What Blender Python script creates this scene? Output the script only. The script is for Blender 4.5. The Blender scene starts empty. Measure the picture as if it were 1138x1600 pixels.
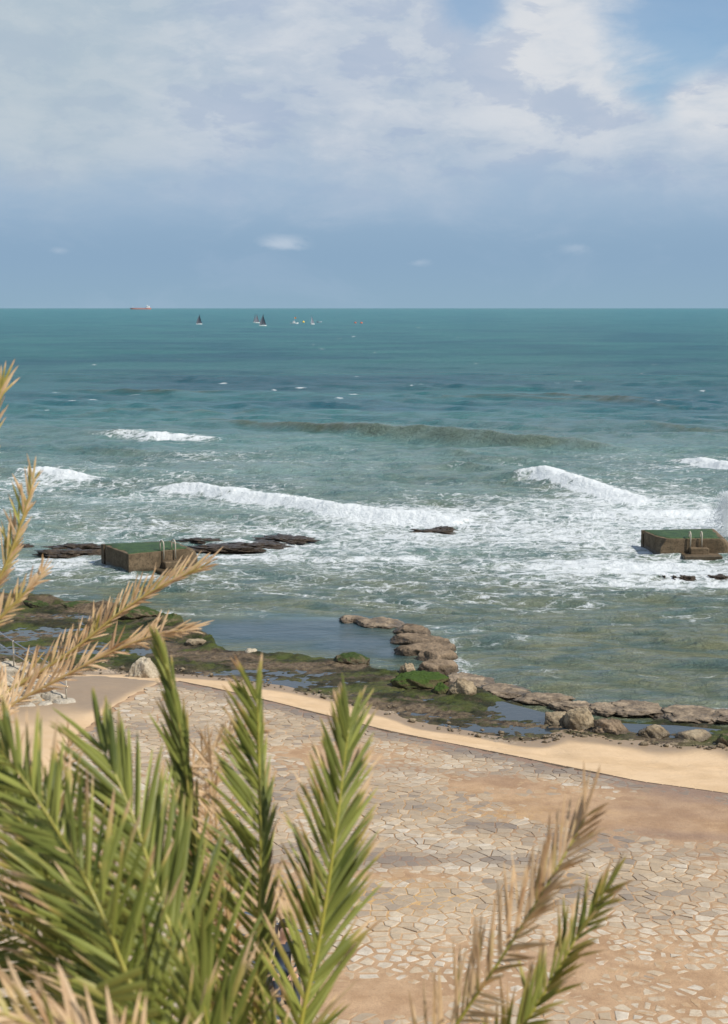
import bpy, math, random
import numpy as np
from mathutils import Vector, Matrix
rad = math.radians
random.seed(7)
rng = np.random.default_rng(7)
S = bpy.context.scene
COL = S.collection

# ------------------------------------------------------------------ camera
F = 2400.0; PITCH = math.atan(319.0 / F); H = 12.0
cam_d = bpy.data.cameras.new('camera'); cam = bpy.data.objects.new('camera', cam_d); COL.objects.link(cam)
cam.location = (0, 0, H); cam.rotation_euler = (math.pi / 2 - PITCH, 0, 0)
cam_d.sensor_fit = 'VERTICAL'; cam_d.sensor_height = 36; cam_d.sensor_width = 36
cam_d.lens = F / 1600 * 36; cam_d.clip_start = 0.1; cam_d.clip_end = 60000
cam_d.dof.use_dof = True; cam_d.dof.focus_distance = 62; cam_d.dof.aperture_fstop = 4.8
S.camera = cam

# ------------------------------------------------------------------ light
SUN_EL = 48.0; SUN_AZ = 118.0            # azimuth clockwise from +Y (view direction): right and a little behind
sd = Vector((math.sin(rad(SUN_AZ)) * math.cos(rad(SUN_EL)), math.cos(rad(SUN_AZ)) * math.cos(rad(SUN_EL)), math.sin(rad(SUN_EL))))
sun_d = bpy.data.lights.new('sun', 'SUN'); sun = bpy.data.objects.new('sun', sun_d); COL.objects.link(sun)
sun.rotation_euler = sd.to_track_quat('Z', 'Y').to_euler(); sun.location = (20, -20, 60)
sun_d.energy = 4.7; sun_d.angle = rad(0.53); sun_d.color = (1.0, 0.94, 0.85)
S.view_settings.view_transform = 'Standard'; S.view_settings.look = 'None'
S.view_settings.gamma = 1; S.view_settings.exposure = 0.06; S.view_settings.use_curve_mapping = False
S.render.engine = 'CYCLES'
S.cycles.use_denoising = True
S.cycles.max_bounces = 8; S.cycles.caustics_reflective = False; S.cycles.caustics_refractive = False
S.cycles.sample_clamp_indirect = 4


class NT:
    """tiny node-graph helper"""
    def __init__(self, tree):
        self.t = tree; tree.nodes.clear()
    def n(self, typ, ins=None, **kw):
        nd = self.t.nodes.new(typ)
        for k, v in kw.items(): setattr(nd, k, v)
        for k, v in (ins or {}).items(): self.set(nd, k, v)
        return nd
    def set(self, nd, k, v):
        s = nd.inputs[k]
        if isinstance(v, bpy.types.NodeSocket): self.t.links.new(v, s)
        elif isinstance(v, bpy.types.Node): self.t.links.new(v.outputs[0], s)
        else:
            if isinstance(v, tuple) and len(v) == 3 and s.type == 'RGBA': v = (*v, 1)
            s.default_value = v
    def math(self, op, a, b=0.0, c=0.0, clamp=False):
        nd = self.n('ShaderNodeMath', {0: a, 1: b, 2: c}, operation=op); nd.use_clamp = clamp; return nd.outputs[0]
    def mix(self, f, a, b, blend='MIX'):
        nd = self.n('ShaderNodeMix', data_type='RGBA', blend_type=blend)
        self.set(nd, 0, f); self.set(nd, 6, a); self.set(nd, 7, b); return nd.outputs[2]
    def ramp(self, x, a, b, c=0.0, d=1.0, smooth=True):
        nd = self.n('ShaderNodeMapRange', {'Value': x, 'From Min': a, 'From Max': b, 'To Min': c, 'To Max': d})
        if smooth: nd.interpolation_type = 'SMOOTHSTEP'
        nd.clamp = True
        return nd.outputs[0]
    def noise(self, vec, scale, detail=4, rough=0.5, dist=0.0, col=False):
        nd = self.n('ShaderNodeTexNoise', {'Scale': scale, 'Detail': detail, 'Roughness': rough, 'Distortion': dist})
        if vec is not None: self.set(nd, 'Vector', vec)
        return nd.outputs['Color' if col else 'Fac']
    def scalev(self, vec, s):
        return self.n('ShaderNodeVectorMath', {0: vec, 1: s}, operation='MULTIPLY').outputs[0]
    def attr(self, name, out='Fac'):
        return self.n('ShaderNodeAttribute', attribute_name=name).outputs[out]
    def pos(self):
        return self.n('ShaderNodeNewGeometry').outputs['Position']


# ------------------------------------------------------------------ sky
W = bpy.data.worlds.new('World'); S.world = W; W.use_nodes = True
g = NT(W.node_tree)
D0 = g.n('ShaderNodeTexCoord').outputs['Generated']
sep = g.n('ShaderNodeSeparateXYZ', {0: D0})
Z = sep.outputs[2]
sky = g.n('ShaderNodeTexSky', sky_type='NISHITA', sun_disc=False, sun_elevation=rad(SUN_EL), sun_rotation=rad(SUN_AZ),
          altitude=10, air_density=1.0, dust_density=0.15, ozone_density=2.5)
bg_sky = g.n('ShaderNodeBackground', {'Color': g.mix(1.0, sky.outputs[0], (0.90, 1.0, 1.06), 'MULTIPLY'), 'Strength': 0.10})
warp = g.n('ShaderNodeVectorMath', {0: g.scalev(D0, (1, 1, 2.4)), 1: g.scalev(g.noise(D0, 9, 3, 0.5, col=True), (0.05, 0.05, 0.05))}, operation='ADD').outputs[0]
big = g.noise(warp, 4.2, 3, 0.5)
mid = g.noise(warp, 9.5, 12, 0.60, 0.35)
fine = g.noise(warp, 24, 8, 0.6, 0.2)
bil = g.noise(g.n('ShaderNodeVectorMath', {0: warp, 1: g.scalev(g.noise(warp, 18, 4, 0.6, col=True), (0.035, 0.035, 0.035))}, operation='ADD').outputs[0], 15, 10, 0.58, 0.0)

def dirmask(u, v, r_in, r_out, jag=0.0, zs=1.0):
    d = Vector(((u - 569), F * math.cos(PITCH) - (v - 800) * math.sin(PITCH), -F * math.sin(PITCH) - (v - 800) * math.cos(PITCH))).normalized()
    dv_ = D0 if zs == 1.0 else g.scalev(D0, (1, 1, zs)); d.z *= zs
    dist = g.n('ShaderNodeVectorMath', {0: dv_, 1: tuple(d)}, operation='DISTANCE').outputs['Value']
    if jag: dist = g.math('ADD', dist, g.math('MULTIPLY', g.math('SUBTRACT', fine if zs != 1.0 else mid, 0.5), jag))
    return g.ramp(dist, r_in, r_out, 1, 0)

# cloud deck begins a few degrees over the horizon, ragged lower edge
edge = g.math('ADD', Z, g.math('ADD', g.math('MULTIPLY', g.math('SUBTRACT', mid, 0.5), 0.10), g.math('MULTIPLY', g.math('SUBTRACT', big, 0.5), 0.06)))
deck = g.ramp(edge, 0.040, 0.104)
# lit billows and shaded bellies of the clouds
lit = g.math('ADD', g.math('MULTIPLY', mid, 0.55), g.math('ADD', g.math('MULTIPLY', big, 0.27), g.math('MULTIPLY', fine, 0.18)))
lit = g.math('MULTIPLY', g.ramp(lit, 0.40, 0.64), g.ramp(Z, 0.055, 0.125))
puff = dirmask(880, 95, 0.02, 0.085, 0.10)
puff2 = dirmask(1110, 165, 0.012, 0.035, 0.05)
warmc = dirmask(560, 110, 0.02, 0.16, 0.10)
cool = g.mix(g.ramp(fine, 0.35, 0.65), (0.365, 0.470, 0.600), (0.415, 0.505, 0.625))
ccol = g.mix(lit, cool, (0.56, 0.615, 0.69))
ccol = g.mix(g.math('MULTIPLY', warmc, 0.30), ccol, (0.60, 0.63, 0.68))
edgep = g.math('MAXIMUM', puff, puff2)
ccol = g.mix(g.math('MULTIPLY', edgep, g.ramp(fine, 0.30, 0.60, 0.45, 0.85)), ccol, (0.70, 0.715, 0.74))
# top left is a thinner green-grey veil
bel = g.math('MULTIPLY', g.ramp(bil, 0.50, 0.60), g.math('MULTIPLY', g.ramp(Z, 0.055, 0.09), g.ramp(Z, 0.15, 0.26, 1.0, 0.35)))
ccol = g.mix(g.math('MULTIPLY', bel, 0.50), ccol, (0.335, 0.425, 0.585))
ccol = g.mix(g.math('MULTIPLY', g.math('MULTIPLY', g.ramp(bil, 0.50, 0.38), g.ramp(Z, 0.06, 0.12)), 0.40), ccol, (0.665, 0.695, 0.735))
veil = dirmask(40, 60, 0.03, 0.16, 0.05)
ccol = g.mix(g.math('MULTIPLY', veil, 0.6), ccol, (0.43, 0.52, 0.575))
# low haze bank of distant rain
hz = g.mix(g.ramp(Z, -0.005, 0.035), (0.268, 0.402, 0.520), (0.252, 0.380, 0.525))
hz = g.mix(g.ramp(Z, 0.03, 0.09), hz, (0.330, 0.455, 0.605))
smallc = g.math('ADD', g.math('MULTIPLY', dirmask(441, 381, 0.003, 0.021, 0.045, 2.6), 0.75), g.math('MULTIPLY', dirmask(900, 388, 0.002, 0.014, 0.04, 2.6), 0.3))
smallc = g.math('ADD', smallc, g.math('MULTIPLY', dirmask(655, 410, 0.001, 0.011, 0.03, 3.0), 0.3))
smallc = g.math('ADD', smallc, g.math('MULTIPLY', dirmask(92, 392, 0.001, 0.011, 0.03, 3.0), 0.3))
hz = g.mix(g.math('MULTIPLY', smallc, g.ramp(fine, 0.35, 0.55)), hz, (0.52, 0.60, 0.70))
hz = g.mix(g.math('MULTIPLY', g.ramp(mid, 0.5, 0.7), 0.16), hz, (0.40, 0.50, 0.64))
col = g.mix(deck, hz, ccol)
bg_c = g.n('ShaderNodeBackground', {'Color': col, 'Strength': 1.0})
# openings of blue sky: one in the upper right, others by the noise overhead
hole = g.math('MULTIPLY', dirmask(1090, 58, 0.022, 0.058, 0.11), g.math('SUBTRACT', 1.0, puff2))
hole2 = g.math('MULTIPLY', dirmask(735, 8, 0.008, 0.028, 0.05), 0.75)
over = g.math('MULTIPLY', g.ramp(Z, 0.20, 0.38), g.ramp(big, 0.36, 0.54))
hole = g.math('MAXIMUM', g.math('MAXIMUM', hole, hole2), over)
hole = g.math('MULTIPLY', hole, 0.84)
mixw = g.n('ShaderNodeMixShader', {0: hole, 1: bg_c, 2: bg_sky})
g.n('ShaderNodeOutputWorld', {0: mixw})

# ------------------------------------------------------------------ helpers: survey, noise, objects
CP, SP = math.cos(PITCH), math.sin(PITCH)
def ray(u, v):
    a, b = u - 569.0, v - 800.0
    return np.array([a, F * CP - b * SP, -F * SP - b * CP])
def at_z(u, v, z=0.0):
    r = ray(u, v); t = (z - H) / r[2]
    return np.array([0, 0, H]) + r * t
def at_d(u, v, d):
    return np.array([0, 0, H]) + ray(u, v) * (d / F)

_perm = rng.permutation(256); _perm = np.concatenate([_perm, _perm, _perm])
_gr = np.stack([np.cos(np.arange(256) * 2.399963), np.sin(np.arange(256) * 2.399963)], 1)
def gn(x, y, seed=0):
    x = np.asarray(x, float); y = np.asarray(y, float)
    xi = np.floor(x).astype(np.int64); yi = np.floor(y).astype(np.int64)
    xf = x - xi; yf = y - yi
    u = xf * xf * xf * (xf * (xf * 6 - 15) + 10); v = yf * yf * yf * (yf * (yf * 6 - 15) + 10)
    def h(i, j, dx, dy):
        k = _perm[(_perm[(i + seed * 17) & 255] + j) & 255]; G = _gr[k]
        return G[..., 0] * dx + G[..., 1] * dy
    a = h(xi, yi, xf, yf); b = h(xi + 1, yi, xf - 1, yf); c = h(xi, yi + 1, xf, yf - 1); d = h(xi + 1, yi + 1, xf - 1, yf - 1)
    return (a + (b - a) * u + (c - a) * v + (a - b - c + d) * u * v) * 1.4
def fbm(x, y, o=5, seed=0, gain=0.5):
    s = 0; a = 1.0; f = 1.0
    for i in range(o):
        s = s + a * gn(x * f + i * 13.7, y * f - i * 7.3, seed + i); a *= gain; f *= 2.03
    return s
def sstep(a, b, x):
    t = np.clip((x - a) / (b - a), 0, 1); return t * t * (3 - 2 * t)

ORG = {}
def tag(o, label=None, cat=None, group=None, kind=None):
    if label: o['label'] = label
    if cat: o['category'] = cat
    if group: o['group'] = group
    if kind: o['kind'] = kind
    return o
def place(o, org, parent):
    org = np.array(org, float)
    if parent is not None:
        o.parent = parent; o.location = tuple(org - ORG[parent.name])
    else: o.location = tuple(org)
    ORG[o.name] = org
def mesh_obj(name, verts, faces, mat, parent=None, org=(0, 0, 0), smooth=True, attrs=None):
    me = bpy.data.meshes.new(name)
    V = np.asarray(verts, float) - np.array(org, float)
    if isinstance(faces, np.ndarray):
        nf, k = faces.shape
        me.vertices.add(len(V)); me.vertices.foreach_set('co', V.astype(np.float32).ravel())
        me.loops.add(nf * k); me.loops.foreach_set('vertex_index', faces.astype(np.int32).ravel())
        me.polygons.add(nf); me.polygons.foreach_set('loop_start', np.arange(0, nf * k, k, dtype=np.int32))
        me.update(calc_edges=True)
    else:
        me.from_pydata([tuple(p) for p in V], [], faces)
    for k, a in (attrs or {}).items():
        at = me.attributes.new(k, 'FLOAT', 'POINT'); at.data.foreach_set('value', np.asarray(a, np.float32))
    if smooth: me.polygons.foreach_set('use_smooth', np.ones(len(me.polygons), bool))
    if mat is not None:
        for m in (mat if isinstance(mat, (list, tuple)) else [mat]): me.materials.append(m)
    me.validate()
    o = bpy.data.objects.new(name, me); COL.objects.link(o)
    place(o, org, parent)
    return o
def empty(name, org, parent=None):
    o = bpy.data.objects.new(name, None); COL.objects.link(o); o.empty_display_size = 0.3
    place(o, org, parent); return o
def grid_faces(nr, nc):
    i = np.arange(nr - 1)[:, None] * nc + np.arange(nc - 1)[None, :]
    return np.stack([i, i + 1, i + nc + 1, i + nc], -1).reshape(-1, 4)

class MB:
    """collects shapes into one mesh"""
    def __init__(s): s.v = []; s.f = []; s.a = []
    def add(s, v, f, a=0.0):
        o = len(s.v); s.v += [tuple(map(float, p)) for p in v]; s.f += [tuple(int(i) + o for i in q) for q in f]
        s.a += list(a) if hasattr(a, '__len__') else [a] * len(v)
    def box(s, c, sz, rz=0.0, taper=1.0, bevel=0.0):
        hx, hy, hz = sz[0] / 2, sz[1] / 2, sz[2] / 2; ca, sa = math.cos(rz), math.sin(rz)
        b = min(bevel, hx * .9, hy * .9, hz * .9)
        rings = []
        lv = [(-hz, b), (-hz + b, 0), (hz - b, 0), (hz, b)] if b > 0 else [(-hz, 0), (hz, 0)]
        for z, ins in lv:
            k = 1 + (taper - 1) * (z + hz) / (2 * hz)
            x, y = hx * k, hy * k
            pts = [(-x + b, -y + ins), (x - b, -y + ins), (x - ins, -y + b), (x - ins, y - b), (x - b, y - ins), (-x + b, y - ins), (-x + ins, y - b), (-x + ins, -y + b)] if b > 0 else [(-x, -y), (x, -y), (x, y), (-x, y)]
            rings.append([(c[0] + px * ca - py * sa, c[1] + px * sa + py * ca, c[2] + z) for px, py in pts])
        n = len(rings[0]); v = [p for r in rings for p in r]; f = [tuple(reversed(range(n)))]
        for k in range(len(rings) - 1):
            for i in range(n): f.append((k * n + i, k * n + (i + 1) % n, (k + 1) * n + (i + 1) % n, (k + 1) * n + i))
        f.append(tuple(range((len(rings) - 1) * n, len(rings) * n)))
        s.add(v, f)
    def tube(s, pts, r, n=8, a=0.0):
        pts = [np.array(p, float) for p in pts]; m = len(pts); R = r if hasattr(r, '__len__') else [r] * m
        v = []; f = []; ref = None
        for i in range(m):
            t = pts[min(i + 1, m - 1)] - pts[max(i - 1, 0)]; t /= (np.linalg.norm(t) + 1e-9)
            if ref is None: ref = np.array([0, 0, 1.0]) if abs(t[2]) < 0.9 else np.array([1.0, 0, 0])
            x = np.cross(ref, t); x /= np.linalg.norm(x); y = np.cross(t, x); ref = y
            for k in range(n):
                q = 2 * math.pi * k / n; v.append(pts[i] + (x * math.cos(q) + y * math.sin(q)) * R[i])
        for i in range(m - 1):
            for k in range(n): f.append((i * n + k, i * n + (k + 1) % n, (i + 1) * n + (k + 1) % n, (i + 1) * n + k))
        f.append(tuple(reversed(range(n)))); f.append(tuple(range((m - 1) * n, m * n)))
        s.add(v, f, a)
    def build(s, name, mat, parent=None, org=None, smooth=False, attr='tint'):
        if org is None: org = ORG[parent.name] if parent is not None else np.mean(np.array(s.v), 0)
        return mesh_obj(name, s.v, s.f, mat, parent, org, smooth, {attr: s.a})

def smooth_line(pts, n):
    """Catmull-Rom through the points, n samples"""
    P = np.array(pts, float); P = np.vstack([2 * P[0] - P[1], P, 2 * P[-1] - P[-2]])
    m = len(P) - 3; out = []
    for q in np.linspace(0, m - 1e-6, n):
        i = int(q); t = q - i; a, b, c, d = P[i:i + 4]
        out.append(0.5 * ((2 * b) + (c - a) * t + (2 * a - 5 * b + 4 * c - d) * t * t + (3 * b - a - 3 * c + d) * t ** 3))
    return np.array(out)

# ------------------------------------------------------------------ materials
def new_mat(name):
    m = bpy.data.materials.new(name); m.use_nodes = True; return m, NT(m.node_tree)
def finish(g, color, rough=0.6, normal=None, spec=0.5, metallic=0.0, **kw):
    ins = {'Base Color': color, 'Roughness': rough, 'Specular IOR Level': spec, 'Metallic': metallic}
    if normal is not None: ins['Normal'] = normal
    ins.update(kw)
    p = g.n('ShaderNodeBsdfPrincipled', ins); return p
def out(g, s): g.n('ShaderNodeOutputMaterial', {0: s})
def bump(g, h, strength=0.5, dist=0.05, normal=None):
    ins = {'Height': h, 'Strength': strength, 'Distance': dist}
    if normal is not None: ins['Normal'] = normal
    return g.n('ShaderNodeBump', ins).outputs[0]

def plain(name, c, rough=0.5, metallic=0.0, var=0.15, scale=6):
    m, g = new_mat(name); p = g.pos(); n = g.noise(p, scale, 5, 0.6)
    cc = g.mix(n, tuple(x * (1 - var) for x in c), tuple(min(1, x * (1 + var)) for x in c))
    out(g, finish(g, cc, rough, metallic=metallic)); return m

def mat_water():
    m, g = new_mat('sea_water'); p = g.pos()
    foam = g.attr('foam'); tint = g.attr('tint'); calm = g.attr('calm')
    # body colour: sandy green close in, teal further out, cloud and gust shading streaked into the far colour
    n0 = g.noise(g.scalev(p, (0.012, 0.022, 0.02)), 1.0, 12, 0.74, 0.3)
    near = g.mix(g.ramp(g.noise(g.scalev(p, (0.35, 0.8, 0.3)), 1.0, 6, 0.65), 0.35, 0.65), (0.075, 0.122, 0.100), (0.180, 0.190, 0.105))
    far = g.mix(g.ramp(n0, 0.38, 0.62), (0.013, 0.118, 0.158), (0.045, 0.205, 0.208))
    body = g.mix(tint, near, far)
    body = g.mix(g.math('MULTIPLY', calm, 0.92), body, (0.016, 0.044, 0.060))
    body = g.mix(g.attr('face_shade'), body, g.mix(g.noise(p, 1.5, 5, 0.6), (0.055, 0.078, 0.040), (0.105, 0.125, 0.068)))  # wave faces toward the viewer darkened in colour, as they reflect no sky
    aer = g.attr('aer')
    body = g.mix(g.math('MULTIPLY', aer, g.ramp(g.noise(g.scalev(p, (0.4, 0.8, 0.4)), 1.0, 4, 0.6), 0.3, 0.7, 0.55, 1.0)), body, (0.270, 0.400, 0.380))
    # ripples
    px = g.scalev(p, (0.55, 1.0, 1.0))
    r1 = g.noise(px, 2.2, 6, 0.62, 0.6); r2 = g.noise(g.scalev(p, (0.75, 1.2, 1)), 9, 4, 0.6, 0.4)
    hgt = g.math('ADD', g.math('MULTIPLY', r1, 1.0), g.math('MULTIPLY', r2, 0.25))
    nb = bump(g, hgt, 1.0, 0.50)
    nbf = bump(g, g.noise(g.scalev(p, (0.10, 0.30, 1)), 1.0, 9, 0.76, 0.5), 1.0, 1.6, nb)
    nbc = bump(g, hgt, 0.5, 0.05)
    dist = g.n('ShaderNodeVectorMath', {0: p}, operation='LENGTH').outputs['Value']
    nrm = g.n('ShaderNodeMix', data_type='VECTOR'); g.set(nrm, 0, g.ramp(dist, 90, 260)); g.set(nrm, 4, nb); g.set(nrm, 5, nbf)
    nrm2 = g.n('ShaderNodeMix', data_type='VECTOR'); g.set(nrm2, 0, calm); g.set(nrm2, 4, nrm.outputs[1]); g.set(nrm2, 5, nbc)
    wat = finish(g, body, g.ramp(dist, 60, 400, 0.09, 0.34), nrm2.outputs[1], g.ramp(dist, 80, 500, 0.5, 0.30), **{'IOR': 1.333})
    # foam: lace of bubbles thresholded by density
    warp = g.n('ShaderNodeVectorMath', {0: p, 1: g.scalev(g.noise(p, 0.9, 4, 0.6, col=True), (1.6, 1.6, 0))}, operation='ADD').outputs[0]
    vo = g.n('ShaderNodeTexVoronoi', {'Vector': g.scalev(warp, (0.8, 1.25, 0.6)), 'Scale': 1.5}, feature='DISTANCE_TO_EDGE').outputs['Distance']
    vo2 = g.n('ShaderNodeTexVoronoi', {'Vector': g.scalev(warp, (0.9, 1.3, 0.6)), 'Scale': 4.5}, feature='DISTANCE_TO_EDGE').outputs['Distance']
    lace = g.math('ADD', g.math('MULTIPLY', g.ramp(vo, 0, 0.16, 1, 0), 0.6), g.math('MULTIPLY', g.ramp(vo2, 0, 0.12, 1, 0), 0.35))
    nf = g.noise(g.scalev(warp, (0.55, 1.0, 1)), 1.9, 10, 0.72)
    val = g.math('ADD', g.math('ADD', g.math('MULTIPLY', foam, 1.25), g.math('MULTIPLY', g.math('SUBTRACT', nf, 0.5), 2.6)),
                 g.math('MULTIPLY', g.math('SUBTRACT', lace, 0.25), g.ramp(foam, 0, 0.35, 0, 0.62)))
    msk = g.ramp(val, 0.46, 1.18)
    msk = g.math('MULTIPLY', msk, g.ramp(foam, 0.02, 0.12))
    fcol = g.mix(g.noise(p, 3.5, 6, 0.6), (0.66, 0.71, 0.72), (0.86, 0.88, 0.88))
    fn = bump(g, g.math('ADD', g.noise(p, 4, 7, 0.7), g.math('MULTIPLY', msk, 0.3)), 0.9, 0.22)
    fm = finish(g, fcol, 0.75, fn, 0.2)
    g.n('ShaderNodeOutputMaterial', {0: g.n('ShaderNodeMixShader', {0: g.math('MULTIPLY', msk, 0.93), 1: wat, 2: fm})})
    return m

def mat_pool():
    m, g = new_mat('rock_pool_water'); p = g.pos()
    b = bump(g, g.noise(p, 5, 4, 0.55), 0.25, 0.02)
    c = g.mix(g.noise(p, 0.5, 4, 0.6), (0.010, 0.020, 0.030), (0.038, 0.045, 0.045))
    out(g, finish(g, c, 0.06, b, 0.55)); return m

def mat_rock(name, ca, cb, moss=0.0, wetz=None, mosscol=(0.026, 0.042, 0.010), scale=1.0, stain=0.35):
    m, g = new_mat(name)
    p = g.n('ShaderNodeTexCoord').outputs['Object']; wp = g.pos()
    n1 = g.noise(wp, 2.2 * scale, 8, 0.65, 0.3); n2 = g.noise(wp, 11 * scale, 6, 0.65)
    c = g.mix(g.ramp(n1, 0.32, 0.68), ca, cb)
    c = g.mix(g.math('MULTIPLY', g.ramp(n2, 0.45, 0.7), stain), c, tuple(x * 0.35 for x in ca))
    vo = g.n('ShaderNodeTexVoronoi', {'Vector': wp, 'Scale': 9 * scale}).outputs['Distance']
    nz = g.n('ShaderNodeSeparateXYZ', {0: g.n('ShaderNodeNewGeometry').outputs['Normal']}).outputs[2]
    wz = g.n('ShaderNodeSeparateXYZ', {0: wp}).outputs[2]
    rough = 0.85
    if moss:
        mk = g.math('MULTIPLY', g.ramp(nz, 0.1, 0.8), g.ramp(g.noise(wp, 1.7, 6, 0.65), 0.62 - 0.35 * moss, 0.72 - 0.3 * moss))
        mc = g.mix(n2, mosscol, tuple(x * 2.0 for x in mosscol))
        c = g.mix(mk, c, mc)
    if wetz is not None:
        wet = g.ramp(g.math('ADD', wz, g.math('MULTIPLY', g.math('SUBTRACT', n1, 0.5), 0.3)), wetz, wetz + 0.18, 1, 0)
        c = g.mix(g.math('MULTIPLY', wet, 0.65), c, tuple(x * 0.28 for x in ca)); rough = g.ramp(wet, 0, 1, 0.85, 0.3)
    h = g.math('ADD', g.math('MULTIPLY', n1, 1.0), g.math('ADD', g.math('MULTIPLY', n2, 0.4), g.math('MULTIPLY', vo, 0.25)))
    out(g, finish(g, c, rough, bump(g, h, 1.0, 0.09), 0.2)); return m

def mat_shelf():
    m, g = new_mat('tidal_rock'); wp = g.pos(); ht = g.attr('relief')
    n1 = g.noise(g.scalev(wp, (0.5, 0.9, 1)), 1.0, 8, 0.65, 0.4); n2 = g.noise(wp, 7, 7, 0.7); n3 = g.noise(g.scalev(wp, (0.6, 1.1, 1)), 0.55, 6, 0.6, 0.3)
    c = g.mix(g.ramp(n2, 0.35, 0.65), (0.075, 0.052, 0.032), (0.205, 0.155, 0.100))
    c = g.mix(g.ramp(g.noise(wp, 1.9, 6, 0.6), 0.5, 0.68, 0, 0.8), c, (0.022, 0.018, 0.013))
    al = g.math('MULTIPLY', g.ramp(g.math('ADD', n3, g.math('MULTIPLY', g.math('SUBTRACT', n2, 0.5), 0.35)), 0.42, 0.52), g.attr('algae'))
    ac = g.mix(g.ramp(n1, 0.42, 0.62), (0.010, 0.016, 0.004), (0.060, 0.085, 0.013))
    c = g.mix(g.math('MULTIPLY', al, 0.94), c, ac)
    sandy = g.ramp(g.math('ADD', g.attr('sandy'), g.math('MULTIPLY', g.math('SUBTRACT', n2, 0.5), 1.2)), 0.45, 0.8)
    c = g.mix(sandy, c, (0.42, 0.33, 0.24))
    h = g.math('ADD', g.math('MULTIPLY', n2, 0.5), g.math('MULTIPLY', n1, 0.6))
    out(g, finish(g, c, g.ramp(n2, 0.3, 0.7, 0.45, 0.85), bump(g, h, 1.0, 0.16), 0.16)); return m

def mat_sand():
    m, g = new_mat('beach_sand'); wp = g.pos(); wet = g.attr('wet')
    n1 = g.noise(wp, 0.8, 6, 0.6); n2 = g.noise(wp, 60, 3, 0.6); n3 = g.noise(g.scalev(wp, (1, 2.0, 1)), 5, 5, 0.6)
    c = g.mix(g.ramp(n1, 0.3, 0.7), (0.57, 0.400, 0.235), (0.66, 0.480, 0.300))
    c = g.mix(g.math('MULTIPLY', g.ramp(n2, 0.4, 0.7), 0.2), c, (0.42, 0.28, 0.15))
    c = g.mix(g.ramp(g.noise(wp, 7, 5, 0.75), 0.66, 0.72, 0, 0.7), c, (0.14, 0.095, 0.055))
    w = g.ramp(g.math('ADD', wet, g.math('MULTIPLY', g.math('SUBTRACT', n1, 0.5), 0.35)), 0.3, 0.8)
    c = g.mix(w, c, g.mix(n3, (0.25, 0.180, 0.118), (0.35, 0.255, 0.165)))
    h = g.math('ADD', n3, g.math('MULTIPLY', n2, 0.15))
    out(g, finish(g, c, g.ramp(w, 0, 1, 0.95, 0.48), bump(g, h, g.ramp(w, 0, 1, 0.6, 0.2), 0.06), 0.18)); return m

def mat_bed():
    m, g = new_mat('sandy_joint_fill'); wp = g.pos(); damp = g.attr('damp'); yel = g.attr('yellow')
    n1 = g.noise(wp, 1.6, 7, 0.62); n2 = g.noise(wp, 40, 4, 0.65); n3 = g.noise(wp, 9, 6, 0.65)
    c = g.mix(g.ramp(n1, 0.35, 0.65), (0.36, 0.225, 0.125), (0.48, 0.32, 0.19))
    c = g.mix(g.math('MULTIPLY', yel, g.ramp(n3, 0.35, 0.6)), c, (0.55, 0.35, 0.14))
    c = g.mix(g.math('MULTIPLY', g.ramp(n2, 0.45, 0.7), 0.35), c, (0.16, 0.11, 0.075))
    c = g.mix(g.math('MULTIPLY', damp, 0.85), c, g.mix(n3, (0.16, 0.108, 0.080), (0.32, 0.20, 0.135)))
    out(g, finish(g, c, g.ramp(damp, 0, 1, 0.95, 0.5), bump(g, g.math('ADD', n3, g.math('MULTIPLY', n2, 0.3)), 0.7, 0.03), 0.25)); return m

def mat_paver():
    m, g = new_mat('paving_stone'); wp = g.pos(); t = g.attr('tint'); damp = g.attr('damp'); sd_ = g.attr('sanded')
    n1 = g.noise(wp, 5, 7, 0.65); n2 = g.noise(wp, 30, 5, 0.7)
    cr = g.n('ShaderNodeValToRGB', {0: t}); e = cr.color_ramp; e.interpolation = 'LINEAR'
    stops = [(0.0, (0.24, 0.195, 0.155)), (0.22, (0.35, 0.275, 0.20)), (0.45, (0.45, 0.34, 0.22)), (0.62, (0.52, 0.405, 0.275)), (0.8, (0.58, 0.48, 0.35)), (1.0, (0.60, 0.525, 0.42))]
    while len(e.elements) < len(stops): e.elements.new(0.5)
    for el, (q, cc) in zip(e.elements, stops): el.position = q; el.color = (*cc, 1)
    c = g.mix(g.ramp(n1, 0.3, 0.7, 0, 0.55), cr.outputs[0], (0.30, 0.245, 0.18))
    c = g.mix(g.math('MULTIPLY', g.ramp(n2, 0.5, 0.75), 0.4), c, (0.14, 0.12, 0.10))
    sm = g.ramp(g.math('ADD', sd_, g.math('MULTIPLY', g.math('SUBTRACT', n1, 0.5), 1.5)), 0.35, 0.75)
    c = g.mix(g.math('MULTIPLY', sm, 0.9), c, g.mix(n2, (0.36, 0.225, 0.12), (0.47, 0.31, 0.17)))
    c = g.mix(g.math('MULTIPLY', g.ramp(damp, 0, 1), 0.80), c, g.mix(n1, (0.125, 0.110, 0.100), (0.25, 0.195, 0.155)))
    out(g, finish(g, c, g.ramp(damp, 0, 1, 0.85, 0.68), bump(g, g.math('ADD', n1, g.math('MULTIPLY', n2, 0.35)), 0.6, 0.03), 0.3)); return m

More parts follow.
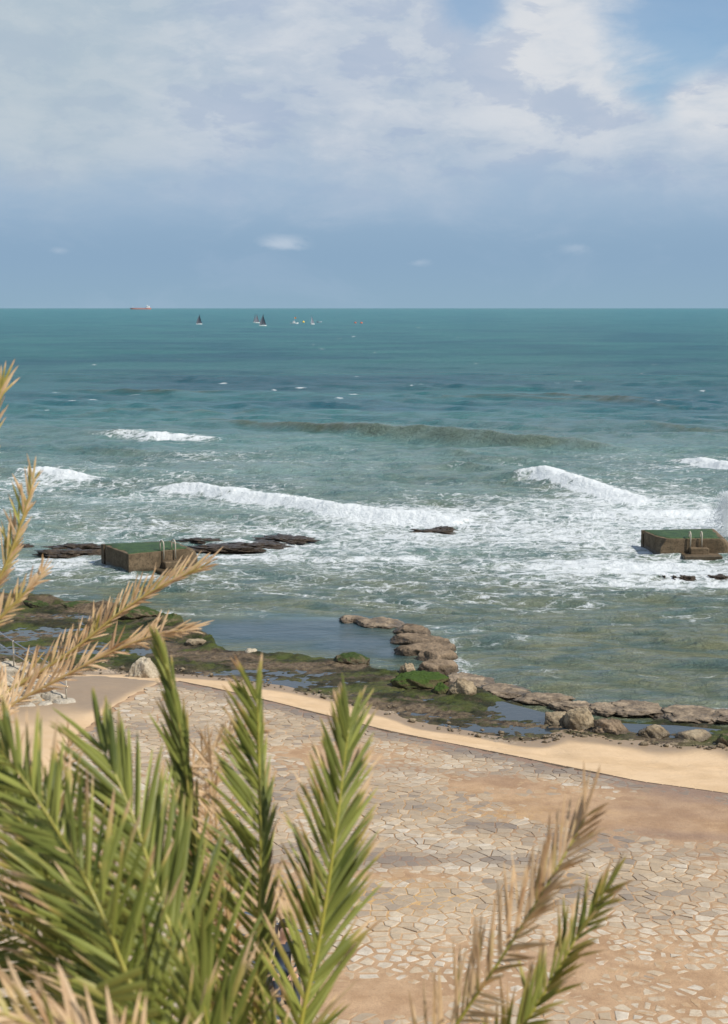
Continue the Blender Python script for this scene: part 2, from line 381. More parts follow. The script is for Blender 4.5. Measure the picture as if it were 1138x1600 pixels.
def mat_concrete():
    m, g = new_mat('weathered_concrete'); wp = g.pos()
    n1 = g.noise(wp, 1.6, 8, 0.65); n2 = g.noise(wp, 11, 7, 0.78); st = g.noise(g.scalev(wp, (5, 5, 0.7)), 1.0, 5, 0.6)
    c = g.mix(g.ramp(n1, 0.35, 0.65), (0.100, 0.070, 0.040), (0.190, 0.138, 0.084))
    c = g.mix(g.ramp(n2, 0.48, 0.62, 0, 0.75), c, (0.055, 0.042, 0.026))
    c = g.mix(g.ramp(n2, 0.30, 0.42, 0.45, 0.0), c, (0.34, 0.28, 0.20))
    c = g.mix(g.ramp(st, 0.5, 0.72, 0, 0.4), c, (0.07, 0.06, 0.035))
    wz = g.n('ShaderNodeSeparateXYZ', {0: wp}).outputs[2]
    wet = g.ramp(g.math('ADD', wz, g.math('MULTIPLY', n1, 0.25)), 0.22, 0.42, 1, 0)
    c = g.mix(g.math('MULTIPLY', wet, 0.7), c, (0.045, 0.036, 0.022))
    out(g, finish(g, c, g.ramp(wet, 0, 1, 0.9, 0.35), bump(g, g.math('ADD', n1, g.math('MULTIPLY', n2, 0.5)), 0.9, 0.05), 0.3)); return m

def mat_algae():
    m, g = new_mat('green_algae'); wp = g.pos()
    n1 = g.noise(wp, 2.5, 7, 0.65); n2 = g.noise(wp, 22, 5, 0.7)
    c = g.mix(g.ramp(n1, 0.35, 0.65), (0.022, 0.055, 0.012), (0.050, 0.100, 0.022))
    c = g.mix(g.ramp(n2, 0.55, 0.75, 0, 0.7), c, (0.095, 0.115, 0.05))
    out(g, finish(g, c, 0.55, bump(g, g.math('ADD', n1, n2), 1.0, 0.05), 0.4)); return m

def mat_leaf():
    m, g = new_mat('palm_leaflet'); dry = g.attr('dry'); rn = g.attr('rnd'); al = g.attr('along'); wp = g.pos()
    n1 = g.noise(wp, 14, 4, 0.6)
    gr = g.mix(rn, (0.055, 0.076, 0.009), (0.265, 0.285, 0.062))
    gr = g.mix(g.ramp(al, 0.0, 0.35, 0.35, 0), gr, (0.20, 0.22, 0.04))
    dd = g.math('ADD', dry, g.math('MULTIPLY', g.math('SUBTRACT', n1, 0.5), 0.45))
    yl = g.mix(rn, (0.30, 0.24, 0.050), (0.36, 0.31, 0.10))
    tn = g.mix(g.ramp(g.noise(wp, 6, 5, 0.6), 0.35, 0.65), (0.28, 0.150, 0.066), (0.60, 0.42, 0.235))
    tn = g.mix(g.math('MULTIPLY', rn, 0.6), tn, (0.62, 0.47, 0.30))
    c = g.mix(g.ramp(dd, 0.2, 0.45), gr, yl); c = g.mix(g.ramp(dd, 0.38, 0.66), c, tn)
    b = bump(g, g.n('ShaderNodeTexWave', {'Vector': wp, 'Scale': 40, 'Distortion': 3}).outputs['Fac'], 0.12, 0.004)
    pr = finish(g, c, 0.50, b, 0.30)
    tr = g.n('ShaderNodeBsdfTranslucent', {0: g.mix(0.35, c, (0.30, 0.36, 0.04))})
    out(g, g.n('ShaderNodeMixShader', {0: 0.11, 1: pr, 2: tr})); return m

def mat_rachis():
    m, g = new_mat('frond_midrib'); t = g.attr('tint'); wp = g.pos()
    c = g.mix(g.noise(wp, 12, 4, 0.6), (0.24, 0.23, 0.035), (0.36, 0.32, 0.05))
    c = g.mix(t, c, g.mix(g.noise(wp, 9, 5, 0.6), (0.30, 0.20, 0.075), (0.42, 0.29, 0.13)))
    out(g, finish(g, c, 0.4, None, 0.5)); return m

M = dict(
    water=mat_water(), pool=mat_pool(), shelf=mat_shelf(), sand=mat_sand(), bed=mat_bed(), paver=mat_paver(),
    concrete=mat_concrete(), algae=mat_algae(), leaf=mat_leaf(), rachis=mat_rachis(),
    rock_tan=mat_rock('tan_limestone', (0.22, 0.165, 0.10), (0.40, 0.32, 0.21), 0.0, 0.18),
    rock_moss=mat_rock('mossy_rock', (0.10, 0.075, 0.045), (0.20, 0.155, 0.095), 0.75, 0.12),
    rock_ledge=mat_rock('washed_ledge_rock', (0.20, 0.150, 0.100), (0.40, 0.310, 0.215), 0.0, 0.05),
    rock_green=mat_rock('green_weed_rock', (0.08, 0.07, 0.03), (0.14, 0.12, 0.06), 1.5, 0.05, (0.030, 0.052, 0.008)),
    rock_pale=mat_rock('pale_limestone', (0.34, 0.285, 0.20), (0.56, 0.49, 0.37), 0.0, 0.1),
    rock_red=mat_rock('brown_flat_rock', (0.135, 0.098, 0.062), (0.300, 0.222, 0.148), 0.0, 0.12),
    rock_dark=mat_rock('dark_reef_rock', (0.075, 0.055, 0.037), (0.165, 0.120, 0.078), 0.0, 0.12),
    step=mat_rock('step_stone', (0.33, 0.285, 0.215), (0.52, 0.465, 0.375), 0.0, None, stain=0.3),
    steel=plain('stainless_rail', (0.62, 0.62, 0.62), 0.22, 1.0, 0.08), iron=plain('painted_rail', (0.42, 0.38, 0.30), 0.55, 0.0, 0.4, 25),
    post=plain('brown_post', (0.13, 0.10, 0.08), 0.6, 0.0, 0.3, 20),
    white=plain('white_gelcoat', (0.78, 0.78, 0.76), 0.35), sail=plain('dark_sailcloth', (0.15, 0.16, 0.19), 0.7), sail_l=plain('grey_sailcloth', (0.20, 0.23, 0.27), 0.7),
    red=plain('orange_buoy', (0.72, 0.13, 0.06), 0.5), yellow=plain('yellow_buoy', (0.75, 0.50, 0.05), 0.5), orange=plain('orange_flag', (0.85, 0.28, 0.03), 0.6),
    hull=plain('red_hull', (0.72, 0.26, 0.20), 0.6), deck=plain('ship_deck', (0.38, 0.42, 0.46), 0.6), dark=plain('dark_fitting', (0.03, 0.03, 0.035), 0.5),
    spray=None, skin=plain('skin', (0.50, 0.29, 0.20), 0.5), shirt=plain('blue_denim', (0.045, 0.065, 0.10), 0.85), jeans=plain('dark_trousers', (0.04, 0.05, 0.07), 0.85),
    hair=plain('dark_hair', (0.03, 0.02, 0.015), 0.5), bark=plain('palm_bark', (0.13, 0.09, 0.055), 0.9, 0, 0.5, 14),
)
def mat_spray():
    m, g = new_mat('sea_spray')
    d = g.n('ShaderNodeBsdfDiffuse', {0: (0.9, 0.92, 0.93, 1)}); t = g.n('ShaderNodeBsdfTranslucent', {0: (0.9, 0.92, 0.93, 1)})
    out(g, g.n('ShaderNodeMixShader', {0: 0.5, 1: d, 2: t})); return m
M['spray'] = mat_spray()

# ------------------------------------------------------------------ lie of the land (surveyed edges as y over x)
def edge_line(px, z):
    P = np.array([at_z(u, v, z)[:2] for u, v in px]); P = P[np.argsort(P[:, 0])]
    return lambda x: np.interp(x, P[:, 0], P[:, 1])
UP = edge_line([(-200, 930), (-60, 934), (60, 936), (150, 943), (215, 958), (280, 968), (300, 988), (345, 1012), (390, 1019), (450, 1022), (540, 1027), (600, 1040), (660, 1053), (700, 1060), (735, 1070), (790, 1088), (860, 1106), (950, 1118), (1050, 1122), (1138, 1130), (1300, 1140)], 0.1)
LOW = edge_line([(-200, 1020), (-60, 1030), (75, 1042), (150, 1050), (260, 1051), (350, 1061), (430, 1073), (520, 1093), (600, 1112), (650, 1130), (720, 1144), (800, 1157), (850, 1159), (885, 1149), (925, 1150), (970, 1160), (1060, 1166), (1138, 1170), (1300, 1180)], 0.22)
APX = [(-200, 1062), (150, 1052), (270, 1063), (330, 1074), (430, 1098), (600, 1141), (800, 1181), (1000, 1222), (1138, 1241), (1400, 1285)]
APR = edge_line(APX, 0.9)
def z_apron(x, y):
    d = np.maximum(APR(x) - y, 0)
    return 0.9 + 0.040 * d + 0.012 * fbm(x * 0.3, y * 0.3, 2, 5)
ALX = [(at_z(u, v, z)) for u, v, z in [(262, 1061, .9), (215, 1083, .95), (172, 1108, 1.05), (120, 1150, 1.2), (80, 1210, 1.3), (-40, 1300, 1.5)]]
_ay = np.array([p[1] for p in ALX])[::-1]; _ax = np.array([p[0] for p in ALX])[::-1]
def apron_left(y): return np.interp(y, _ay, _ax)

# ------------------------------------------------------------------ beach sand (one sheet under everything on land)
def build_sand():
    ys = np.concatenate([np.arange(-60, 16, 4.0), np.arange(16, 56, 0.2), np.arange(56, 70, 1.0)])
    xs = np.concatenate([np.arange(-160, -22, 6.0), np.arange(-22, 22, 0.2), np.arange(22, 165, 6.0)])
    X, Y = np.meshgrid(xs, ys)
    lo, ap = LOW(X), APR(X)
    t = np.clip((Y - ap) / np.maximum(lo - ap, 0.3), -1, 6)
    Zs = np.where(t < 0, 0.0, 0.74 - 0.56 * sstep(0, 1, t)) - np.maximum(t - 1, 0) * 0.5
    under = z_apron(X, Y) - 0.16
    Zs = np.where(Y < ap, np.maximum(under, 0.74), Zs)
    # left of the apron the sand lies open
    left = sstep(0.3, -0.6, X - apron_left(Y)) * (Y < ap + 0.5)
    Zs = np.where((Y < ap) & (left > 0), under + 0.10 * left, Zs)
    Zs += 0.02 * fbm(X * 0.5, Y * 0.5, 4, 3) + 0.006 * fbm(X * 3, Y * 3, 3, 9)
    # footprints
    for k in range(150):
        fx, fy = rng.uniform(-4, 12), 0
        fy = APR(fx) + rng.uniform(0.35, 0.75) * (LOW(fx) - APR(fx))
        Zs -= 0.035 * np.exp(-(((X - fx) / 0.13) ** 2 + ((Y - fy) / 0.17) ** 2))
    wet = np.clip(sstep(0.70, 1.08, t + 0.12 * gn(X * .6, Y * .6, 64)), 0, 1)
    wet = np.maximum(wet, left * (0.36 + 0.40 * sstep(39.0, 42.2, Y + 1.4 * gn(X * .5, Y * .5, 88))))
    mesh_obj('beach_sand', np.stack([X.ravel(), Y.ravel(), Zs.ravel()], 1), grid_faces(*X.shape), M['sand'], attrs={'wet': wet.ravel()})['kind'] = 'structure'
build_sand()

# ------------------------------------------------------------------ tidal rock shelf with standing pools
def build_shelf():
    xs = np.arange(-20, 20, 0.085); ys = np.arange(37, 66, 0.085)
    X, Y = np.meshgrid(xs, ys); wx = X + 0.5 * gn(X * 0.6, Y * 0.6, 31); wy = Y + 0.35 * gn(X * 0.9, Y * 0.9, 32)
    up, lo = UP(wx), LOW(wx)
    a = up - wy; b = wy - lo
    n = fbm(X * 0.45, Y * 0.75, 6, 20, 0.55); rdg = 1 - np.abs(gn(X * 0.7, Y * 1.3, 25)) * 2
    plate = 0.16 + 0.085 * n + 0.035 * rdg + 0.032 * fbm(X * 2.2, Y * 3.1, 5, 28, 0.62)
    plate = plate - 0.05 * np.exp(-np.abs(gn(X * 0.9 + Y * .4, Y * 1.7, 41)) * 26) - 0.04 * np.exp(-np.abs(gn(X * 1.6, Y * 0.8 - X * .5, 43)) * 22) + 0.016 * fbm(X * 6.5, Y * 6.5, 2, 45)
    # thicker ledges on the left seaward edge
    ledge = np.exp(-((a - 0.8) / 0.7) ** 2) * sstep(0.0, 0.5, gn(X * 0.35 + 3, Y * 0.35, 44) + 0.35) * sstep(-3, -7, X)
    plate = plate + 0.30 * ledge
    zs = plate - (1 - sstep(-0.5, 0.35, a)) * 1.4 - (1 - sstep(-1.6, 0.5, b)) * 0.22
    # rock pools cut below the water sheet
    for u, v, rx, ry, dp in [(835, 1103, 1.1, 1.3, .35), (600, 1078, 1.5, .6, .10), (470, 1050, 2.2, 1.1, .12), (720, 1120, 1.8, 0.7, .10), (60, 985, 2.6, 1.4, .15), (200, 1015, 2.8, .8, .10),
                           (340, 1048, 1.6, .8, .09), (120, 960, 2.4, .9, .12), (980, 1127, 1.6, .8, .2), (1060, 1135, 1.5, .8, .2), (20, 1015, 3, 1.3, .12), (700, 1135, 2.5, .4, .08), (800, 1140, 2.4, .6, .12), (420, 1068, 2.6, .8, .14)]:
        c = at_z(u, v, 0.15); zs -= dp * np.exp(-(((X - c[0]) / rx) ** 2 + ((Y - c[1]) / ry) ** 2)) * (0.75 + 0.8 * n)
    alg = np.clip(0.85 - 0.5 * (1 - sstep(0.2, 1.8, b)) + 0.25 * gn(X * .3, Y * .3, 61), 0, 1)
    sandy = (1 - sstep(-0.2, 1.1, b + 0.5 * gn(X, Y * 1.5, 63))) * 0.8
    o = mesh_obj('tidal_rock_shelf', np.stack([X.ravel(), Y.ravel(), zs.ravel()], 1), grid_faces(*X.shape), M['shelf'], attrs={'relief': n.ravel(), 'algae': alg.ravel(), 'sandy': sandy.ravel()})
    o['kind'] = 'structure'
    # pool water: a sheet inside the shelf outline
    xs2 = np.arange(-20, 20, 0.25); rows = []
    tt = np.linspace(0, 1, 14)
    for t in tt: rows.append(np.stack([xs2, LOW(xs2) + 0.15 + (UP(xs2) - 0.75 - LOW(xs2) - 0.15) * t, np.full_like(xs2, 0.085)], 1))
    P = np.concatenate(rows)
    mesh_obj('rock_pool_water', P, grid_faces(14, len(xs2)), M['pool'])['kind'] = 'structure'
build_shelf()

def build_rubble():
    r = np.random.default_rng(12); n = 260; d = np.array([[1, 0, 0], [.3, .9, 0], [-.8, .5, 0], [-.7, -.6, 0], [.4, -.9, 0], [.5, .1, .8], [-.2, .5, .9], [-.4, -.4, .8], [.1, 0, -.9]])
    f = np.array([[0, 1, 5], [1, 6, 5], [1, 2, 6], [2, 7, 6], [2, 3, 7], [3, 4, 7], [4, 5, 7], [4, 0, 5], [5, 6, 7], [0, 8, 1], [1, 8, 2], [2, 8, 3], [3, 8, 4], [4, 8, 0]])
    V = []; Fc = []
    for k in range(n):
        x = r.uniform(-13, 12); lo, up = float(LOW(x)), float(UP(x)); t = abs(r.normal(0, .09))
        y = lo + t * (up - lo) - .05; s = r.lognormal(-2.95, .45); a = r.uniform(0, 6.28)
        q = d * s * r.uniform(.6, 1.2, 3) * [1.2, 1, .6] * r.uniform(.75, 1.2, (9, 1)); ca, sa = math.cos(a), math.sin(a)
        q = q @ np.array([[ca, sa, 0], [-sa, ca, 0], [0, 0, 1]]); V.append(q + [x, y, .13 + .06 * (1 - t)]); Fc.append(f + 9 * k)
    o = mesh_obj('rubble', np.vstack(V), np.vstack(Fc), M['rock_tan'], None, (0, 42, .1), False); tag(o, 'small broken stones strewn along the sandy edge of the rock shelf', 'rubble', kind='stuff')
build_rubble()

# ------------------------------------------------------------------ the sea
BREAK = [  # crest polyline (photo survey), height, front width, back width, foam along crest
    ([(30, 742), (70, 743), (110, 749), (160, 752)], [.1, .8, .6, 0], .5, 1.8, [.6, 1, .9, .1]),
    ([(120, 676), (200, 681), (245, 686), (290, 687), (345, 691)], [0, .8, 1.15, 1.1, .1], .7, 2.4, [0, .5, .7, 1, .2]),
    ([(300, 655), (420, 664), (560, 678), (690, 686), (800, 694), (900, 699), (1010, 708)], [0, .8, 1.4, 1.95, 1.7, 1.4, .1], 1.0, 3.6, [0, 0, 0, .12, 0, 0, 0]),
    ([(240, 760), (310, 768), (380, 777), (450, 788), (520, 799), (620, 809), (730, 817)], [0, .95, .9, .85, .8, .65, .2], .55, 1.6, [.1, 1, 1, 1, 1, 1, .6]),
    ([(800, 745), (845, 746), (900, 760), (980, 776), (1010, 786)], [.1, .9, .8, .5, .1], .55, 1.8, [.2, 1, 1, 1, .6]),
    ([(1050, 716), (1090, 720), (1140, 733), (1240, 745)], [.1, .8, .9, .3], .6, 1.8, [.1, 1, 1, .7]),
    ([(960, 790), (1040, 800), (1120, 802), (1200, 806)], [.1, .5, .5, .3], .5, 1.2, [.6, 1, 1, .8]),
    ([(620, 735), (720, 730), (800, 738)], [0, .45, .1], .7, 2, [0, 0, 0]),
    ([(60, 655), (200, 640), (330, 648), (480, 640)], [0, .3, .35, 0], 1, 3, [0, .0, .1, 0]),
    ([(560, 628), (760, 622), (940, 626), (1100, 640)], [0, .4, .5, 0], 1.2, 4, [0, 0, .05, 0]),
    ([(60, 700), (180, 704), (330, 712), (470, 708)], [0, .4, .45, 0], .8, 2.6, [0, 0, .1, 0]),
    ([(690, 612), (850, 618), (990, 628), (1100, 624)], [0, .6, .7, 0], 1.2, 4, [0, 0, 0, 0]),
    ([(80, 610), (260, 616), (420, 610)], [0, .6, 0], 1.2, 4, [0, 0, 0]),
    ([(640, 700), (760, 716), (860, 722)], [0, .5, .1], .8, 2.6, [0, .05, 0]),
    ([(980, 660), (1080, 672), (1180, 676)], [0, .6, .5], 1., 3, [0, .1, 0]),
    ([(430, 868), (520, 873), (620, 872), (700, 870)], [0, .16, .14, 0], .3, .7, [.1, .5, .4, .05]),
    ([(830, 872), (900, 878), (980, 882), (1060, 905)], [0, .15, .12, 0], .3, .7, [.2, .6, .6, .3]),
]
FOAMB = [  # u, v, rx (m), ry (m), density
    (640, 808, 6.5, 6, .62), (520, 830, 7, 6, .50), (900, 800, 8, 9, .66), (1080, 800, 7, 10, .72), (780, 840, 7, 7, .55), (1000, 850, 5, 6, .7),
    (960, 890, 6, 2.5, .62), (1110, 892, 5, 2.6, .68), (1060, 912, 6, 1.5, .5), (850, 905, 5, 1.6, .38), (400, 866, 4, 2, .36), (560, 858, 6, 2.2, .38), (90, 800, 7, 8, .33), (230, 830, 6, 5, .42),
    (260, 760, 8, 8, .30), (60, 880, 3, 2.2, .5), (110, 890, 3, 1.5, .45), (330, 880, 2.2, 1.2, .55), (430, 900, 5, 2, .22), (700, 880, 8, 2.2, .38), (20, 760, 6, 8, .35),
    (720, 990, 1.6, .8, .40), (840, 1003, 1.5, .7, .33), (690, 980, 2.5, .5, .30), (1000, 720, 9, 8, .2), (450, 715, 16, 10, .17), (200, 715, 12, 10, .17),
    (700, 1020, .5, 2.2, .45), (720, 1050, 1.0, 1.2, .36), (740, 1075, .8, .8, .3), (1135, 1115, 1, 1.2, .35), (380, 960, 4, .7, .28), (500, 966, 3, .5, .3), (160, 905, 5, 1.5, .24),
    (1120, 815, 3, 5, .5), (700, 930, 14, 4, .14), (1000, 950, 12, 4, .14), (500, 920, 10, 4, .14)]
def polydist(X, Y, P):
    best = np.full(X.shape, 1e9); sgn = np.zeros(X.shape); par = np.zeros(X.shape)
    for i in range(len(P) - 1):
        a, b = P[i][:2], P[i + 1][:2]; d = b - a; L2 = d @ d
        t = np.clip(((X - a[0]) * d[0] + (Y - a[1]) * d[1]) / L2, 0, 1)
        dx, dy = X - a[0] - t * d[0], Y - a[1] - t * d[1]; q = np.hypot(dx, dy)
        s = np.sign(d[0] * dy - d[1] * dx)           # positive on the seaward side
        m = q < best; best = np.where(m, q, best); sgn = np.where(m, s, sgn); par = np.where(m, i + t, par)
    return best * sgn, par
def build_sea():
    ys = [36.0]
    while ys[-1] < 30000: ys.append(ys[-1] + max(0.14, ys[-1] ** 2 / 18432 * 0.5))
    ys = np.array(ys)
    tn = np.linspace(-0.285, 0.285, 560); ot = 0.285 * np.geomspace(1.02, 20, 34)
    tn = np.concatenate([-ot[::-1], tn, ot])
    Y = np.repeat(ys[:, None], len(tn), 1); X = Y * tn[None, :]
    sp = np.maximum(np.gradient(ys)[:, None], np.abs(np.gradient(tn))[None, :] * Y)
    wx = X + 2.2 * gn(X * 0.05, Y * 0.08, 70) + 0.5 * gn(X * .3, Y * .35, 71); wy = Y + 2.5 * gn(X * 0.04, Y * 0.06, 72) + 0.6 * gn(X * .25, Y * .35, 73)
    h = np.zeros_like(X)
    lam = np.geomspace(0.75, 34, 30)
    for i, l in enumerate(lam):
        th = rad(-6 + rng.normal(0, 26)); k = 2 * math.pi / l
        ph = k * (wx * math.sin(th) - wy * math.cos(th)) + rng.uniform(0, 6.28)
        s = (np.sin(ph) * .5 + .5) ** 1.6
        env = np.clip(0.55 + 0.9 * gn(X / l / 5, Y / l / 5, 80 + i), 0, 1.4)
        h += (0.040 if l < 5 else 0.030 if l < 9 else 0.017) * l ** 0.70 * (s - 0.42) * env * (1 - sstep(0.22, 0.5, sp / l))
    far = sstep(66, 120, Y)
    amp = 0.80 + 0.45 * far + 0.12 * sstep(110, 160, Y) * (1 - sstep(400, 800, Y))
    calm = np.zeros_like(X)
    for u, v, rx, ry in [(470, 985, 3.6, 3.2), (380, 985, 2.2, 2.6), (560, 1005, 2.4, 2.6), (520, 975, 4, 1.8), (610, 1018, 1.2, 1.6)]:
        c = at_z(u, v); calm = np.maximum(calm, np.exp(-((((X - c[0]) / rx) ** 2 + ((Y - c[1]) / ry) ** 2)) ** 1.6))
    h *= amp * (1 - 0.88 * calm)
    shore = UP(X); h *= 0.35 + 0.65 * sstep(0.0, 5, Y - shore)
    foam = np.zeros_like(X); aer = np.zeros_like(X); face_shade = np.zeros_like(X)
    near = Y < 330
    for pts, hs, wf, wb, fs in BREAK:
        P = [at_z(u, v) for u, v in pts]
        Xn, Yn = X[near], Y[near]
        wob = 0.5 * gn(Xn * 0.25, Yn * 0.05, 90)
        d, t = polydist(Xn, Yn + wob, P)
        ti = np.arange(len(P)); wf = wf * (1.5 if max(fs) > .5 else 1); A = 0.66 * np.interp(t, ti, hs) * (0.92 + 0.16 * gn(t * 3.1, t * 0 + hs[1], 91)); Fo = np.interp(t, ti, fs)
        endf = sstep(0, 0.12, t) * sstep(len(P) - 1, len(P) - 1.12, t)
        prof = np.where(d < 0, np.exp(-(d / wf) ** 2), np.exp(-(d / wb) ** 2)) * A * endf
        trough = -0.18 * A * np.exp(-((d + 2.2 * wf) / (1.6 * wf)) ** 2) * endf
        ridge = fbm(Xn * 1.1, Yn * 1.3, 2, 95, 0.5) * .5 + fbm(Xn * 3.4, Yn * 3.8, 3, 96, 0.6)
        f = Fo * endf * np.where(d < 0, np.exp(-(d / (wf * 1.5)) ** 4), np.exp(-(d / (wb * 0.5)) ** 2)) * np.clip(1 + .55 * fbm(Xn * .9, Yn * 1.1, 4, 97, .6), 0.25, 1.3)
        h[near] += prof * (1 + 0.05 * ridge * (Fo > .3)) + trough + 0.035 * f * ridge * (Fo > .3); face_shade[near] = np.maximum(face_shade[near], np.clip(prof * 2.0 * (1 + .5 * gn(Xn * .5, Yn * .5, 93)), 0, 1) * (d < .4))
        foam[near] = np.maximum(foam[near], 1.35 * f)
        # wash trailing shoreward
        tr = Fo * endf * (np.exp(-np.clip(-d, 0, 99) / 3.0) * (d < 0) * 0.55 + np.exp(-np.clip(d, 0, 99) / 3.5) * (d >= 0) * 0.42)
        foam[near] = np.maximum(foam[near], tr); aer[near] = np.maximum(aer[near], 0.9 * f)
    for u, v, rx, ry, dn in FOAMB:
        c = at_z(u, v); q = dn * np.exp(-(((X - c[0]) / rx) ** 2 + ((Y - c[1]) / ry) ** 2))
        foam = foam + .82 * q * (1 - np.clip(foam, 0, 1)); aer = np.maximum(aer, q * 0.85)
    for u, v, rx, ry, dn in [(112, 875, 2, 1.0, .55), (360, 868, 2.4, .8, .7), (410, 848, 3, .6, .6), (440, 855, 2, 1.5, .6), (678, 840, 1.6, 1.2, .55), (1050, 908, 2, .8, .6), (1125, 908, 1.2, .8, .6), (250, 903, 2.2, .6, .5), (205, 903, 1, .5, .5), (1075, 885, 2.6, .8, .6), (710, 1045, .35, 1.6, .6), (590, 978, 1.6, .35, .5), (800, 1092, 1.2, .3, .4), (1000, 1112, 2, .35, .35), (60, 932, 2, .5, .35), (260, 960, 1.5, .4, .4)]:
        c = at_z(u, v); q = dn * np.exp(-(((X - c[0]) / rx) ** 2 + ((Y - c[1]) / ry) ** 2)); foam = foam + q * (1 - np.clip(foam, 0, 1))
    # surge ribbons around the surf, light
    band = sstep(64, 76, Y) * (1 - sstep(120, 185, Y))
    foam = foam + 0.20 * band * (1 - sstep(118, 140, Y)) * np.clip(fbm(X * 0.12, Y * 0.22, 4, 77) + 0.45, 0, 1)
    aer = np.maximum(aer, 0.72 * band * np.clip(0.62 + 0.5 * fbm(X * 0.07, Y * 0.11, 3, 78), 0, 1))
    foam += 0.26 * (1 - sstep(66, 76, Y)) * np.clip(fbm(X * 0.3, Y * 0.6, 4, 79) + .25, 0, 1)
    foam *= (1 - 0.9 * calm)
    # scattered whitecaps far out
    for k in range(55):
        yy = 1 / rng.uniform(1 / 1600, 1 / 170); xx = yy * rng.uniform(-0.26, 0.26); w = rng.uniform(0.35, 0.9) * (1 + yy / 900)
        i0, i1 = np.searchsorted(ys, [yy - 5 * w - yy * .02, yy + 5 * w + yy * .02])
        sl = slice(i0, i1 + 1)
        foam[sl] = np.maximum(foam[sl], rng.uniform(.5, .95) * np.exp(-(((X[sl] - xx) / (w * .9)) ** 2 + ((Y[sl] - yy) / (w * .4 + yy * yy / 60000)) ** 2)))
    h += 0.05 * np.clip(foam, 0, 1) * fbm(X * 1.3, Y * 1.8, 3, 98)
    tint = sstep(48, 210, Y + 16 * gn(X * 0.03, Y * 0.05, 75))
    tint = tint * (1 - 0.5 * face_shade)
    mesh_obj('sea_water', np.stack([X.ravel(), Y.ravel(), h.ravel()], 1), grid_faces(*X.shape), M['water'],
             attrs={'foam': foam.ravel(), 'tint': tint.ravel(), 'calm': calm.ravel(), 'aer': np.clip(aer, 0, 1).ravel(), 'face_shade': face_shade.ravel()})['kind'] = 'structure'
    # sea bed under the sheet so the water ends on something
    zz = -4.0; b = 30000
    mesh_obj('sea_bed', [(-b, 60, zz), (b, 60, zz), (b, b, zz), (-b, b, zz)], [(0, 1, 2, 3)], M['sand'], attrs={'wet': [1] * 4})['kind'] = 'structure'
build_sea()

# ------------------------------------------------------------------ paved apron
def cover_field(x, y):
    """height of drifted sand above the bed, metres"""
    c = 0.010 * fbm(x * 0.5, y * 0.8, 4, 51) - 0.003
    for u, v, rx, ry, a in [(1090, 1270, 2.6, 2.2, .028), (900, 1255, 2.4, 1.1, .022), (760, 1215, 2.5, .9, .018), (600, 1165, 2.2, 1.2, .014), (575, 1600, 1.1, .6, .05), (560, 1415, 1.5, .7, .012), (640, 1380, 2.2, .35, .014),
                          (960, 1560, 2.2, 1.3, .013), (1090, 1500, 2, 2, .009), (880, 1480, 1.5, 1, .008), (480, 1180, 1.5, 1.2, .01), (700, 1570, .9, .5, .012), (420, 1450, .6, 1.5, .04)]:
        q = at_z(u, v, 1.2); c = c + a * np.exp(-(((x - q[0]) / rx) ** 2 + ((y - q[1]) / ry) ** 2))
    return c
def damp_field(x, y):
    e = APR(x) - y
    d = 1.1 * np.exp(-(e / 1.0) ** 2)
    for u, v, rx, ry, a in [(1000, 1265, 5, 1.8, .55), (700, 1190, 5, 1.3, .5), (640, 1345, 3.0, 1.0, .75), (560, 1350, 2, .9, .5), (1080, 1310, 2.5, .9, .8), (290, 1110, 1, 1.4, .45), (760, 1290, 1.4, .5, .7), (860, 1340, 1.2, .6, .5), (1090, 1420, 1.6, 1.2, .3)]:
        q = at_z(u, v, 1.2); d = d + .75 * a * np.exp(-(((x - q[0]) / rx) ** 2 + ((y - q[1]) / ry) ** 2)) * (0.8 + 0.7 * gn(x * .6, y * 1.4, 52))
    return np.clip(d + 0.25 * fbm(x * 0.5, y * 1.0, 4, 53), 0, 1)
def yellow_field(x, y):
    d = 0.0
    for u, v, rx, ry, a in [(640, 1270, 3, 1.2, .8), (620, 1420, 2.6, .7, 1.0), (900, 1350, 2, 1, .4), (560, 1440, 1.5, 1.2, .6)]:
        q = at_z(u, v, 1.2); d = d + a * np.exp(-(((x - q[0]) / rx) ** 2 + ((y - q[1]) / ry) ** 2))
    return np.clip(d, 0, 1)
def sparse(x, y):
    d = 0.0
    for u, v, rx, ry, a in [(1000, 1560, 3.2, 1.7, 1.0), (760, 1560, 2.5, .9, .7), (1120, 1480, 1.5, 1.5, .5), (560, 1520, 1.5, 1, .5)]:
        q = at_z(u, v, 1.2); d = d + a * np.exp(-(((x - q[0]) / rx) ** 2 + ((y - q[1]) / ry) ** 2))
    return np.clip(d + .25 * gn(np.asarray(x) * .8, np.asarray(y) * .8, 66), 0, 1)
